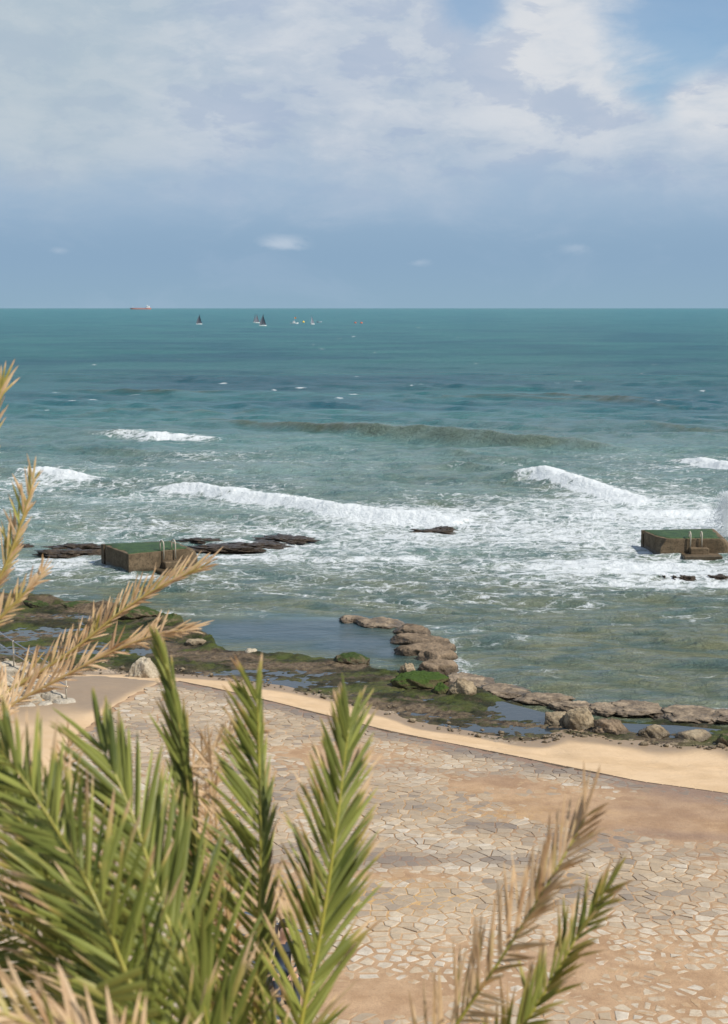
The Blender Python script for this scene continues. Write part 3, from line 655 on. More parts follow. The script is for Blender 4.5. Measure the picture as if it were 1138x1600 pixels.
def build_apron():
    xs = np.arange(-12, 13, 0.075); tt = np.concatenate([np.linspace(0, 1, 300) ** 1.15])
    X = np.repeat(xs[None, :], len(tt), 0); top = APR(X); Y = top - tt[:, None] * (top - 14)
    X = np.maximum(X, apron_left(Y) + 0.06 * gn(Y * 2, Y * 0, 3))
    Z_ = z_apron(X, Y) + cover_field(X, Y) + 0.004 * fbm(X * 4, Y * 4, 3, 57)
    V = np.stack([X.ravel(), Y.ravel(), Z_.ravel()], 1); Fc = grid_faces(*X.shape)[:, ::-1]
    D_ = damp_field(X, Y).ravel(); Yl = yellow_field(X, Y).ravel()
    # drop skirt along the seaward edge
    n = X.shape[1]; sk = V[:n].copy(); sk[:, 2] -= 0.42; sk[:, 1] += 0.03
    base = len(V); V = np.vstack([V, sk]); i = np.arange(n - 1)
    Fc = np.vstack([Fc, np.stack([i, i + 1, base + i + 1, base + i], 1)[:, ::-1]])
    ap = mesh_obj('pavement', V, Fc, M['bed'], attrs={'damp': np.concatenate([D_, np.ones(n)]), 'yellow': np.concatenate([Yl, np.zeros(n)])})
    ap['kind'] = 'structure'
    # concrete kerb along the edge
    kb = MB(); xk = np.arange(-5.6, 12.5, 0.35)
    pts = [(x, float(APR(x)), float(z_apron(x, APR(x)))) for x in xk]
    for a, b in zip(pts[:-1], pts[1:]):
        c = ((a[0] + b[0]) / 2, (a[1] + b[1]) / 2 + .02, (a[2] + b[2]) / 2 - .14); L = math.hypot(b[0] - a[0], b[1] - a[1])
        kb.box((c[0], c[1], c[2] - .03), (L * 0.995, 0.14, 0.34), math.atan2(b[1] - a[1], b[0] - a[0]), bevel=0.015)
    kb.build('kerb', M['rock_dark'], ap)
    # crazy paving: clipped Voronoi cells
    cs = 0.275; nx, ny = int(24 / cs), int(30 / cs); pts = {}
    r2 = random.Random(3)
    for j in range(-1, ny + 2):
        for i in range(-1, nx + 2):
            pts[i, j] = (-11.5 + (i + 0.5 + (j % 2) * 0.5 + r2.uniform(-.47, .47)) * cs, 18.5 + (j + 0.5 + r2.uniform(-.49, .49)) * cs * 0.93)
    cells = []
    for (i, j), (cx, cy) in pts.items():
        if not (0 <= i <= nx and 0 <= j <= ny): continue
        if abs(cx) > cy * 0.237 + 1.6 and cx > 0: continue
        if cx < -cy * 0.237 - 1.0: continue
        if cy > float(APR(cx)) - 0.24 or cx < float(apron_left(cy)) + 0.15: continue
        poly = [(cx - .5, cy - .5), (cx + .5, cy - .5), (cx + .5, cy + .5), (cx - .5, cy + .5)]
        spk = float(sparse(cx, cy)) * 0.034
        for dj in (-2, -1, 0, 1, 2):
            for di in (-2, -1, 0, 1, 2):
                if len(poly) < 3: break
                q = pts.get((i + di, j + dj))
                if (di == 0 and dj == 0) or q is None: continue
                mx, my = (cx + q[0]) / 2, (cy + q[1]) / 2; nx_, ny_ = q[0] - cx, q[1] - cy; L = math.hypot(nx_, ny_); nx_ /= L; ny_ /= L
                g_ = r2.uniform(0.005, 0.017) + spk; mx -= nx_ * g_; my -= ny_ * g_
                new = []; m = len(poly)
                dd = [(p[0] - mx) * nx_ + (p[1] - my) * ny_ for p in poly]
                if max(dd) <= 0: continue
                for k in range(m):
                    a, b = poly[k], poly[(k + 1) % m]; da, db = dd[k], dd[(k + 1) % m]
                    if da <= 0: new.append(a)
                    if (da <= 0) != (db <= 0):
                        t = da / (da - db); new.append((a[0] + (b[0] - a[0]) * t, a[1] + (b[1] - a[1]) * t))
                poly = new
                if len(poly) < 3: break
        if len(poly) < 3: continue
        # drop slivers
        q = []
        for p in poly:
            if not q or math.hypot(p[0] - q[-1][0], p[1] - q[-1][1]) > 0.025: q.append(p)
        if len(q) > 3 and math.hypot(q[0][0] - q[-1][0], q[0][1] - q[-1][1]) < 0.025: q.pop()
        if len(q) < 3: continue
        cells.append((cx, cy, q))
    C = np.array([(c[0], c[1]) for c in cells])
    zc = z_apron(C[:, 0], C[:, 1]); cov = cover_field(C[:, 0], C[:, 1]); dmp = damp_field(C[:, 0], C[:, 1])
    pale = np.clip(0.55 + 0.25 * sparse(C[:, 0], C[:, 1]) + 0.38 * fbm(C[:, 0] * .22, C[:, 1] * .35, 3, 54) - 0.25 * dmp, 0, 1)
    # projected size for choosing the individually built ones
    du = C[:, 0] * F / (C[:, 1] * CP + (H - zc) * SP) + 569; dv = 800 + F * np.tan(np.arctan2(H - zc, C[:, 1]) - PITCH)
    free = (((du > 600) | ((du > 430) & (dv < 1100))) & (du < 1150) & (dv < 1620) & ~((du > 640) & (du < 960) & (dv > 1225 + (930 - du) * 1.0) & (dv > 1250)))
    size = np.array([np.ptp([p[0] for p in c[2]]) for c in cells]) / C[:, 1]
    order = np.argsort(-(size * free * ((cov < 0.012) + 0.01))); sel = set(order[:300].tolist())
    allb = MB(); dA = []; sA = []
    for k, (cx, cy, q) in enumerate(cells):
        top = zc[k] + 0.010 + r2.uniform(-.005, .007); tx, ty = r2.uniform(-.02, .02), r2.uniform(-.02, .02)
        n = len(q); v = []
        for f_, dz in ((1.0, -0.05), (1.0, -0.006), (0.90, 0.0)):
            for p in q:
                x, y = cx + (p[0] - cx) * f_, cy + (p[1] - cy) * f_
                v.append((x, y, top + dz + (x - cx) * tx + (y - cy) * (ty - 0.040)))
        v.append((cx, cy, top + 0.002))
        f = []
        for r_ in (0, 1):
            for i in range(n): f.append((r_ * n + i, r_ * n + (i + 1) % n, (r_ + 1) * n + (i + 1) % n, (r_ + 1) * n + i))
        for i in range(n): f.append((2 * n + i, 2 * n + (i + 1) % n, 3 * n))
        t = min(1, max(0, pale[k] + r2.gauss(0, .17))); dm = min(1, max(0, dmp[k] * r2.uniform(.75, 1.1))); sn = min(1, max(0, 0.22 + 26 * max(cov[k], -.01) + r2.uniform(-.2, .2)))
        if k in sel:
            mesh_obj('stone', v, f, M['paver'], ap, (cx, cy, top), False, {'tint': [t] * len(v), 'damp': [dm] * len(v), 'sanded': [sn] * len(v)})
        else:
            allb.add(v, f, t); dA += [dm] * len(v); sA += [sn] * len(v)
    o = mesh_obj('paving_stones', allb.v, allb.f, M['paver'], ap, (0, 30, 1), False, {'tint': allb.a, 'damp': dA, 'sanded': sA}); o['kind'] = 'stuff'
    return ap
apron = build_apron()
#--PART2--
# ------------------------------------------------------------------ rocks
def _ico(sub):
    import bmesh
    bm = bmesh.new(); bmesh.ops.create_icosphere(bm, subdivisions=sub, radius=1)
    v = np.array([p.co[:] for p in bm.verts]); f = np.array([[q.index for q in p.verts] for p in bm.faces]); bm.free(); return v, f
ICO4 = _ico(5); ICO3 = _ico(4)
def rock_verts(sz, seed, planes=13, flat=0.0, rough=0.10, sub=ICO4, strat=0.0):
    r = np.random.default_rng(seed); d = sub[0]
    n = r.normal(size=(planes, 3)); n /= np.linalg.norm(n, axis=1)[:, None]
    if flat: n = np.vstack([n, [[0.05, -0.05, 1]]]);
    off = r.uniform(0.72, 1.0, len(n))
    if flat: off[-1] = 1 - flat
    dt = d @ n.T; rr = np.min(np.where(dt > 0.15, off[None, :] / np.maximum(dt, 1e-3), 9), axis=1); rr = np.minimum(rr, 1.12)
    nz = fbm(d[:, 0] * 2.1 + seed + d[:, 2] * 1.7, d[:, 1] * 2.1 - d[:, 2] * 1.3 + seed * .3, 6, seed % 50, 0.58)
    n3 = fbm(d[:, 0] * 6 + seed, d[:, 1] * 6 + d[:, 2] * 5, 4, (seed + 7) % 50, 0.6)
    ng = 1 - 2 * np.abs(gn(d[:, 0] * 2.3 + d[:, 2] + seed, d[:, 1] * 2.3 - d[:, 2] * 2, seed % 40))
    rr = rr * (1 + rough * nz + rough * 0.25 * ng + rough * .45 * n3)
    if strat: rr = rr * (1 + strat * np.sign(np.sin(d[:, 2] * 9 + nz * 1.5)) * (np.abs(d[:, 2]) < .8) + strat * 1.6 * gn(d[:, 0] * 5 + seed, d[:, 1] * 5, 3))
    return d * rr[:, None] * np.array(sz) / 2
def rock(name, u, v, wpx, hpx, mat, label, cat='rock', depth=None, z0=0.1, seed=1, rz=0.0, flat=0.25, rough=0.10, group=None, sub=ICO4, sink=0.3, kind=None, strat=0.0):
    """u,v = middle of the foot in the photograph, wpx/hpx = its size there"""
    c = at_z(u, v, z0); dist = np.linalg.norm(c - [0, 0, H]); m = dist / F
    w = wpx * m; dp = depth if depth else w * 0.75; el = math.atan2(H, c[1])
    h = max(0.18, (hpx * m - dp * 0.6 * math.sin(el)) / math.cos(el)) * (1 + sink)
    V = rock_verts((w, dp, h * 1.6), seed, flat=flat, rough=rough, sub=sub, strat=strat)
    if rz:
        ca, sa = math.cos(rz), math.sin(rz); V = V @ np.array([[ca, sa, 0], [-sa, ca, 0], [0, 0, 1]])
    top = V[:, 2].max(); V[:, 2] += h * (1 - sink) / 1.0 - top
    org = c + [0, dp * 0.35, 0]; org[2] = z0
    o = mesh_obj(name, V + org, sub[1], M[mat], None, org)
    return tag(o, label, cat, group, kind)
B = 'boulders on the tidal shelf'
rock('boulder', 224, 1062, 44, 40, 'rock_pale', 'pale boulder with a dark hollow beside the wet sand', z0=.22, seed=5, depth=.9, flat=0, group=B)
rock('boulder', 640, 1054, 30, 22, 'rock_tan', 'small tan boulder at the end of the curved rock causeway', z0=.12, seed=12, depth=.6, flat=0, group=B)
rock('boulder', 722, 1087, 44, 30, 'rock_tan', 'square tan boulder with green weed on its left shoulder', z0=.15, seed=23, depth=.7, flat=.1, group=B)
rock('boulder', 690, 1084, 26, 20, 'rock_green', 'green weed-covered lump against the square tan boulder', z0=.12, seed=29, depth=.7, flat=.1, group=B)
rock('boulder', 549, 1038, 50, 22, 'rock_moss', 'low dark mossy boulder on the edge of the calm pool', z0=.1, seed=31, depth=.9, flat=.2, group=B)
rock('boulder', 393, 1022, 18, 9, 'rock_pale', 'small white stone on the edge of the calm pool', z0=.15, seed=33, depth=.35, sub=ICO3, group=B)
rock('boulder', 872, 1131, 42, 20, 'rock_tan', 'low pale boulder left of the largest pointed boulder', z0=.12, seed=41, depth=.8, flat=.3, group=B)
rock('boulder', 911, 1137, 50, 36, 'rock_tan', 'largest pointed grey-brown boulder beside the sand spit', z0=.12, seed=48, depth=.95, flat=0, group=B)
rock('boulder', 957, 1147, 56, 28, 'rock_red', 'boulder with a dark crusted top right of the pointed boulder', z0=.12, seed=52, depth=.9, flat=.15, rough=.14, group=B)
rock('boulder', 1024, 1152, 48, 22, 'rock_tan', 'flat-topped tan boulder standing alone in the shallow pool', z0=.12, seed=61, depth=.8, flat=.1, group=B)
rock('boulder', 1089, 1159, 50, 20, 'rock_tan', 'smooth rounded grey boulder near the right edge', z0=.12, seed=66, depth=.9, flat=.3, rough=.05, group=B)
rock('boulder', 1141, 1168, 34, 24, 'rock_moss', 'dark green boulder cut by the right edge of the picture', z0=.12, seed=71, depth=.8, flat=.1, group=B)
rock('boulder', 655, 1074, 84, 26, 'rock_green', 'bright green weedy slab below the rock causeway', z0=.12, seed=77, depth=1.1, flat=.45, group=B)
rock('boulder', 262, 980, 44, 26, 'rock_moss', 'blocky dark mossy rock at the corner of the left ledge', z0=.1, seed=83, depth=.8, flat=.1, group=B)
rock('boulder', 205, 966, 84, 20, 'rock_moss', 'long mossy ledge rock behind the dry frond', z0=.15, seed=85, depth=1.1, flat=.3, group=B)
rock('boulder', 60, 948, 62, 13, 'rock_moss', 'low brown ledge rock on the far edge of the left shelf', z0=.15, seed=87, depth=1.2, flat=.3, group=B)
rock('boulder', 120, 950, 60, 10, 'rock_moss', 'low mossy ledge rock right of the brown one', z0=.15, seed=88, depth=1.2, flat=.3, group=B)
rock('boulder', 306, 1008, 34, 12, 'rock_tan', 'small tan rock where the left shelf meets the pool', z0=.15, seed=89, depth=.7, flat=.2, group=B)
C = 'slabs of the curved rock causeway'
for u, v, w, h, dp, sd_, lab in [
    (646, 996, 54, 19, 1.2, 101, 'farthest brown slab of the curved causeway'),
    (658, 1012, 68, 20, 1.25, 102, 'second brown slab of the causeway, undercut at its left end'),
    (666, 1028, 66, 22, 1.25, 103, 'widest brown slab in the middle of the causeway'),
    (687, 1041, 44, 28, 1.3, 104, 'tall brown slab at the bend of the causeway'),
    (684, 1056, 46, 26, 1.2, 105, 'nearest high brown slab of the causeway'),
    (696, 1024, 24, 20, 1.3, 110, 'narrow brown slab on the seaward side of the bend')]:
    rock('causeway_slab', u, v, w * 1.3, h * 1.15, 'rock_red', lab, 'rock slab', dp, -.05, sd_, rz=rad(random.uniform(-18, 4)), flat=.36, rough=.08, group=C)
R_ = 'flat rocks along the waterline'
for u, v, w, h, dp, mt, sd_, lab in [
    (590, 981, 62, 8, 1.5, 'rock_ledge', 121, 'barely emerging flat rock left of the causeway'),
    (555, 973, 40, 5, 1.0, 'rock_ledge', 122, 'thin flat rock awash at the pool mouth'),
    (735, 1072, 70, 12, 1.6, 'rock_ledge', 123, 'flat grey rock behind the square tan boulder'),
    (783, 1090, 80, 16, 1.4, 'rock_ledge', 124, 'broad flat rock with a crumbling brown face'),
    (848, 1100, 80, 11, 1.0, 'rock_ledge', 125, 'dark thin ledge left of the teal pool'),
    (900, 1112, 66, 15, .9, 'rock_ledge', 126, 'dark undercut ledge behind the pointed boulder'),
    (948, 1116, 50, 16, 1.2, 'rock_ledge', 127, 'square flat rock right of the undercut ledge'),
    (1003, 1117, 76, 15, 1.4, 'rock_ledge', 128, 'reddish flat rock washed smooth by the waves'),
    (1082, 1127, 92, 16, 1.5, 'rock_ledge', 129, 'long reddish ledge near the right edge'),
    (1150, 1130, 60, 12, 1.3, 'rock_ledge', 130, 'reddish ledge cut by the right edge')]:
    rock('ledge_rock', u, v, w * 1.15, h * .8, mt, lab, 'rock', dp * 1.1, .02, sd_, flat=.42, rough=.13, strat=.035, group=R_, rz=rad(random.uniform(-10, 6)))
R2 = 'reef rocks showing through the surf'
for u, v, w, h, dp, sd_, lab in [
    (112, 870, 92, 18, 1.6, 141, 'dark reef rock left of the near swimming platform'),
    (125, 857, 74, 10, 1.2, 142, 'upper layer of dark reef behind the near platform'),
    (352, 861, 90, 16, 2.0, 143, 'ragged dark reef right of the near platform'),
    (400, 856, 84, 15, 2.2, 144, 'broken dark reef with water running over it'),
    (448, 846, 74, 10, 2.0, 145, 'low dark reef end fading into foam'),
    (320, 848, 60, 9, 1.2, 146, 'thin reef ledge just behind the near platform'),
    (678, 834, 80, 8, 1.6, 147, 'lone flat reef patch in the middle of the surf'),
    (690, 830, 44, 5, 1.2, 153, 'thin dark sliver beside the lone reef patch'),
    (30, 857, 40, 10, 1.2, 148, 'dark reef scrap at the left edge behind the dry frond'),
    (1036, 904, 16, 8, .5, 149, 'small dark rock in the foam below the far platform'),
    (1054, 905, 12, 6, .4, 150, 'smallest dark rock in the foam below the far platform'),
    (1075, 906, 34, 6, .6, 151, 'flat dark rock in the foam below the far platform'),
    (1128, 905, 40, 7, .7, 152, 'dark rock in the foam at the right edge')]:
    rock('reef_rock', u, v, w * (1.2 if u < 500 else .85), h * (.75 if u < 600 else .6), 'rock_dark', lab, 'reef', dp, -.03, sd_, flat=.30, rough=.30, strat=.08, group=R2, sub=ICO4)

# ------------------------------------------------------------------ swimming platforms
def platform(label, front_l, front_r, back_l, back_r, ztop, steps, ladders, lad_h, rail_mat, chip=False, pool_top=False):
    FL, FR, BL, BR = [at_z(*p, ztop) for p in (front_l, front_r, back_l, back_r)]
    org = np.array([(FL[0] + FR[0]) / 2, (FL[1] + BL[1]) / 2, 0.0])
    root = empty('swimming_platform', org); tag(root, label, 'platform', 'concrete swimming platforms')
    ax = (FR - FL); ax[2] = 0; Lf = np.linalg.norm(ax[:2]); ax /= Lf; nrm = np.array([ax[1], -ax[0], 0])   # nrm: toward the viewer
    rings = []
    def plan(zk):
        # right end rounds over towards the top
        k = max(0.0, (zk - 0.35) / (ztop - 0.35)); ro = 0.42 * (1 - math.sqrt(max(0, 1 - k * k)))
        fr = FR + ax * (0.42 - ro); br = BR + ax * (0.30 - ro * .8); fl = FL.copy()
        if chip: fl = FL + ax * (0.30 * max(0, (zk - .45) / (ztop - .45))) - nrm * 0.02
        P = []
        s = BL - FL
        P.append(BL); P.append(FL + s * .90); P.append(FL + s * .90 + ax * .14); P.append(FL + s * .84 + ax * .14); P.append(FL + s * .84)
        for t in (.6, .3): P.append(FL + (BL - FL) * t)
        P.append(fl)
        for t in (.15, .3, .45, .6, .75, .9): P.append(fl + (fr - fl) * t)
        for q in (0, 30, 60, 90):
            a = rad(q); P.append(fr + ax * (-.35 + .35 * math.sin(a)) - nrm * (.35 - .35 * math.cos(a)))
        for t in (.35, .7): P.append(fr - nrm * .35 + (br - fr + nrm * .35) * t)
        P.append(br)
        for t in (.33, .66): P.append(br + (BL - br) * t)
        P = np.array(P); P[:, 2] = zk; return P
    lv = [-1.0, -.2, .1, .35, .5, .62, .72, .8, .87, ztop - .015, ztop]
    for i, zk in enumerate(lv):
        p = plan(min(zk, ztop - .001)); p[:, 2] = zk
        if i == len(lv) - 1:
            cc = p.mean(0); p = cc + (p - cc) * .99; p[:, 2] = zk
        j = 0.012 * gn(p[:, 0] * 4 + zk * 5, p[:, 1] * 4 + zk * 3, 11)
        p[:, :2] += j[:, None]; rings.append(p)
    n = len(rings[0]); V = np.vstack(rings); f = []
    for k in range(len(rings) - 1):
        for i in range(n): f.append((k * n + i, k * n + (i + 1) % n, (k + 1) * n + (i + 1) % n, (k + 1) * n + i))
    f.append(tuple(range((len(rings) - 1) * n, len(rings) * n)))
    mesh_obj('block', V, f, M['concrete'], root, org, False)
    # algae mat on top: inset outline with uneven edge
    p = rings[-1]; keep = [i for i in range(n) if i not in (1, 2, 3, 4)]; p = p[keep]
    q = []
    for i in range(len(p)):
        for t in np.linspace(0, 1, 6)[:-1]: q.append(p[i] + (p[(i + 1) % len(p)] - p[i]) * t)
    q = np.array(q); q += rng.normal(0, .02, q.shape) * [1, 1, 0]; cc = q.mean(0); dlen = np.linalg.norm(q - cc, axis=1)[:, None]
    ins = 0.13 + 0.16 * gn(q[:, 0] * 2.2, q[:, 1] * 2.2, 9)[:, None]
    q = q + (cc - q) / dlen * ins; m = len(q); VV = []; lvls = [(1, ztop - .01), (.985, ztop + .018), (.8, ztop + .03), (.5, ztop + .035)]
    for s_, zz in lvls:
        r = cc + (q - cc) * s_; r[:, 2] = zz + (0.010 * gn(r[:, 0] * 3, r[:, 1] * 3, 4) if zz > ztop else 0); VV.append(r)
    VV = np.vstack(VV + [cc[None, :] + [0, 0, .035]]); ff = []
    for k in range(3):
        for i in range(m): ff.append((k * m + i, k * m + (i + 1) % m, (k + 1) * m + (i + 1) % m, (k + 1) * m + i))
    for i in range(m): ff.append((3 * m + i, 3 * m + (i + 1) % m, 4 * m))
    mesh_obj('algae_mat', VV, ff, M['algae'], root, org)
    rz = math.atan2(ax[1], ax[0])
    for s0, s1, dep, zt, zb in steps:   # along the front (m), projection, top, bottom
        mb = MB(); c = FL + ax * (s0 + s1) / 2 + nrm * (dep / 2 - .05); mb.box((c[0], c[1], (zt + zb) / 2), (s1 - s0, dep + .1, zt - zb), rz, bevel=.035)
        mb.build('step', M['concrete'], root)
    for s0 in ladders:
        mb = MB(); b = FL + ax * s0; pts = []
        pts.append(b - nrm * .30 + [0, 0, -.03])
        for q_ in range(0, 181, 20):
            a = rad(q_); pts.append(b - nrm * (.10 + .20 * math.cos(a)) + [0, 0, lad_h - .2 + .20 * math.sin(a)])
        pts.append(b + nrm * .10 + [0, 0, -.42])
        mb.tube(pts, .032, 8); mb.build('handrail', M[rail_mat], root, smooth=True)
    return root
platform('brown concrete swimming platform with green top, left, half behind a dry frond', (201, 866), (300, 857), (158, 850), (266, 845), .93,
         [(1.62, 2.60, .42, .47, -.6), (1.20, 3.1, .95, .15, -.7)], [1.70, 2.28], .48, 'iron')
platform('chipped concrete swimming platform with spray behind, cut by the right edge', (1033, 842), (1130, 842), (1002, 828), (1114, 826), .90,
         [(1.36, 2.26, .45, .50, -.6), (.95, 2.80, .95, .21, -.7)], [1.42, 1.97], .34, 'iron', chip=True)

# spray bursting behind the right platform
def spray():
    c = at_z(1138, 852, 0); n = 12000; r = np.random.default_rng(4)
    t = r.uniform(0, 1, n) ** 0.8; ht = 2.6 * t
    x = c[0] + .25 + r.normal(0, 1, n) * (.24 + .30 * (1 - t)) + .1 * np.sin(t * 9); y = c[1] + 1.3 + r.normal(0, .35, n)
    m = 4200; x2 = c[0] - 1.6 + r.normal(0, 1.4, m); y2 = c[1] + 1.9 + r.normal(0, .35, m); h2 = np.abs(r.normal(0, .38, m)) * np.exp(-((x2 - c[0]) / 3) ** 2)
    X = np.concatenate([x, x2]); Y = np.concatenate([y, y2]); Zz = np.concatenate([ht, h2 + .1]); s = r.uniform(.006, .022, n + m)
    o = np.array([[1, 0, 0], [-1, 0, 0], [0, 1, 0], [0, -1, 0], [0, 0, 1], [0, 0, -1]]); f = np.array([[0, 2, 4], [2, 1, 4], [1, 3, 4], [3, 0, 4], [2, 0, 5], [1, 2, 5], [3, 1, 5], [0, 3, 5]])
    V = (np.stack([X, Y, Zz], 1)[:, None, :] + o[None] * s[:, None, None]).reshape(-1, 3); Fc = (f[None] + 6 * np.arange(n + m)[:, None, None]).reshape(-1, 3)
    ob = mesh_obj('sea_spray', V, Fc, M['spray'], None, c, False); tag(ob, 'white burst of spray behind the far swimming platform', 'spray', kind='stuff')
spray()

# ------------------------------------------------------------------ boats far out
def water_at(u, v): return at_z(u, v, 0.0)
def make_sailboat():
    r = empty('sailboat', (0, 0, 0)); m = MB()
    L = 4.6; st = np.linspace(-1, 1, 11); V = []; n = 6
    for t in st:
        b = .85 * (1 - max(0, t) ** 2.2) * (1 - .25 * max(0, -t)); sh = .55 + .12 * t * t
        for k in range(n + 1):
            a = math.pi * k / n; V.append((t * L / 2, -math.cos(a) * b * .98, -.2 + (sh + .2) * (1 - math.sin(a) ** .6)))
    f = []
    for i in range(10):
        for k in range(n): f.append((i * 7 + k, (i + 1) * 7 + k, (i + 1) * 7 + k + 1, i * 7 + k + 1))
        f.append((i * 7 + 6, (i + 1) * 7 + 6, (i + 1) * 7, i * 7))
    f.append(tuple(range(7))); m.add(V, f); m.build('hull', M['white'], r)
    m = MB(); m.tube([(.35, 0, .4), (.25, 0, 8.0)], [.06, .035], 8); m.build('mast', M['dark'], r)
    m = MB(); m.tube([(.3, 0, 1.0), (-2.3, .12, 1.05)], .045, 6); m.build('boom', M['dark'], r)
    def sail(name, P, belly):
        a, b, c = map(np.array, P); N = 9; V = []; F_ = []
        for i in range(N):
            for j in range(N):
                s, t = i / (N - 1), j / (N - 1); p = (a + (b - a) * t) * 1.0; e = c + (b - c) * t; q = p + (e - p) * s
                rr = 1 + (.10 * math.sin(math.pi * t) if s > 0 else 0); q = p + (e - p) * s * rr
                q = q + np.array([0, belly * math.sin(math.pi * s) * (1 - t) ** .5, 0]); V.append(q)
        for i in range(N - 1):
            for j in range(N - 1): F_.append((i * N + j, (i + 1) * N + j, (i + 1) * N + j + 1, i * N + j + 1))
        o = mesh_obj(name, V, F_, M['sail'], r, (0, 0, 0)); return o
    sail('mainsail', [(.28, 0, 1.05), (.25, 0, 7.9), (-2.3, .12, 1.1)], .45)
    sail('jib', [(2.1, 0, .75), (.35, 0, 6.4), (.1, .25, .95)], .35)
    m = MB()
    for x in (-.9, -1.5): m.tube([(x, .5, .5), (x, .62, .8), (x, .6, 1.15), (x, .58, 1.35)], [.17, .22, .20, .1], 7)
    m.build('crew', M['dark'], r, smooth=True)
    return r
def copy_tree(o, parent=None):
    c = o.copy(); COL.objects.link(c); c.parent = parent
    for ch in list(o.children): copy_tree(ch, c)
    return c
sb = make_sailboat(); GS = 'sailing boats racing offshore'
for i, (u, v, rz, sc, heel, mat, lab) in enumerate([
    (311.5, 507, 20, 1.0, 8, 'sail', 'dark-sailed boat alone at the left of the fleet, below the tanker'),
    (398, 504, 80, 1.0, 5, 'sail', 'dark-sailed boat farthest left of the close trio, seen nearly end on'),
    (402.5, 505, 40, 1.0, -6, 'sail', 'dark-sailed boat overlapped in the middle of the close trio'),
    (411, 509.5, 15, 1.08, 6, 'sail', 'nearest and largest dark-sailed boat, with white hull, of the close trio'),
    (489, 507, 48, 0.9, -10, 'sail_l', 'grey-sailed boat right of the white motorboat')]):
    b = sb if i == 0 else copy_tree(sb)
    p = water_at(u, v); s = sc * (507 - 483) / 26 * 1.05
    b.location = tuple(p + [0, 0, .0]); b.rotation_euler = (rad(heel), 0, rad(rz)); b.scale = (s, s, s * .98)
    tag(b, lab, 'sailboat', GS)
    if mat != 'sail':
        for ch in b.children:
            if 'sail' in ch.name or 'jib' in ch.name:
                ch.data = ch.data.copy(); ch.data.materials[0] = M[mat]
def motorboat():
    p = water_at(460, 506); r = empty('motorboat', p); tag(r, 'small white motorboat with an orange flag on its mast', 'motorboat')
    x, y, z = p; m = MB(); V = []; f = []
    for i, t in enumerate(np.linspace(-1, 1, 9)):
        b = 1.1 * (1 - max(0, t) ** 2.5); top = .75 + .35 * max(0, t)
        V += [(x + t * 3.2, y - b, z + top), (x + t * 3.0, y - b * .7, z - .2), (x + t * 3.0, y + b * .7, z - .2), (x + t * 3.2, y + b, z + top)]
    for i in range(8):
        for k in range(4): f.append((i * 4 + k, i * 4 + (k + 1) % 4, (i + 1) * 4 + (k + 1) % 4, (i + 1) * 4 + k))
    f.append((0, 1, 2, 3)); m.add(V, f); m.build('hull', M['white'], r)
    m = MB(); m.box((x - .2, y, z + 1.35), (1.9, 1.3, 1.2), taper=.8, bevel=.08); m.build('cabin', M['white'], r)
    m = MB(); m.box((x - .2, y - .62, z + 1.45), (1.3, .05, .4)); m.build('window', M['dark'], r)
    m = MB(); m.tube([(x + .2, y, z + 1.9), (x + .3, y, z + 5.1)], .06, 6); m.build('mast', M['white'], r)
    m = MB(); m.tube([(x - 2.4, y, z + .8), (x - 2.4, y, z + 1.9)], [.22, .14], 7); m.tube([(x + 1.9, y, z + .8), (x + 1.9, y, z + 1.8)], [.22, .14], 7); m.build('crew', M['shirt'], r)
    m = MB(); V = []
    for i in range(5):
        for j in range(2): V.append((x + .3 + i * .3, y + .12 * math.sin(i * 1.5), z + 3.9 + j * 1.1))
    m.add(V, [(2 * i, 2 * i + 2, 2 * i + 3, 2 * i + 1) for i in range(4)]); m.build('flag', M['orange'], r)
motorboat()
def buoy(u, v, s, mat, label, cone=False, grp=None):
    p = water_at(u, v); m = MB()
    if cone: prof = [(.1, -.3), (1.0, -.1), (1.05, .3), (.8, .7), (.35, 1.4), (.1, 1.6)]
    else: prof = [(.1, -.4), (.8, -.2), (1.0, .2), (.9, .7), (.5, 1.05), (.1, 1.15)]
    m.tube([p + [0, 0, z * s] for _, z in prof], [r * s for r, _ in prof], 12)
    root = m.build('buoy', M[mat], None, p, True); tag(root, label, 'buoy', grp)
    k = MB(); k.tube([p + [0, 0, 1.0 * s], p + [0, 0, 1.55 * s]], .08 * s, 6); k.build('ring', M['dark'], root)
buoy(474.5, 504, .95, 'yellow', 'yellow racing buoy just right of the white motorboat', True)
buoy(555.5, 505, .85, 'red', 'left one of the two orange buoys')
buoy(565, 505.3, .95, 'red', 'right one of the two orange buoys')
def dinghy():
    p = water_at(499, 504); r = empty('inflatable_boat', p); tag(r, 'small grey inflatable right of the grey-sailed boat', 'dinghy'); x, y, z = p
    m = MB(); m.tube([(x - 2, y - .8, z + .3), (x + 1, y - .8, z + .35), (x + 2.1, y, z + .6), (x + 1, y + .8, z + .35), (x - 2, y + .8, z + .3)], .28, 8); m.build('tube', M['deck'], r, smooth=True)
    m = MB(); m.tube([(x - 1.0, y, z + .3), (x - 1, y, z + 1.0), (x - .9, y, z + 1.6)], [.25, .28, .12], 8); m.build('crew', M['dark'], r, smooth=True)
    m = MB(); m.box((x - 2.0, y, z + .5), (.4, .4, .9), bevel=.06); m.build('outboard', M['dark'], r)
dinghy()
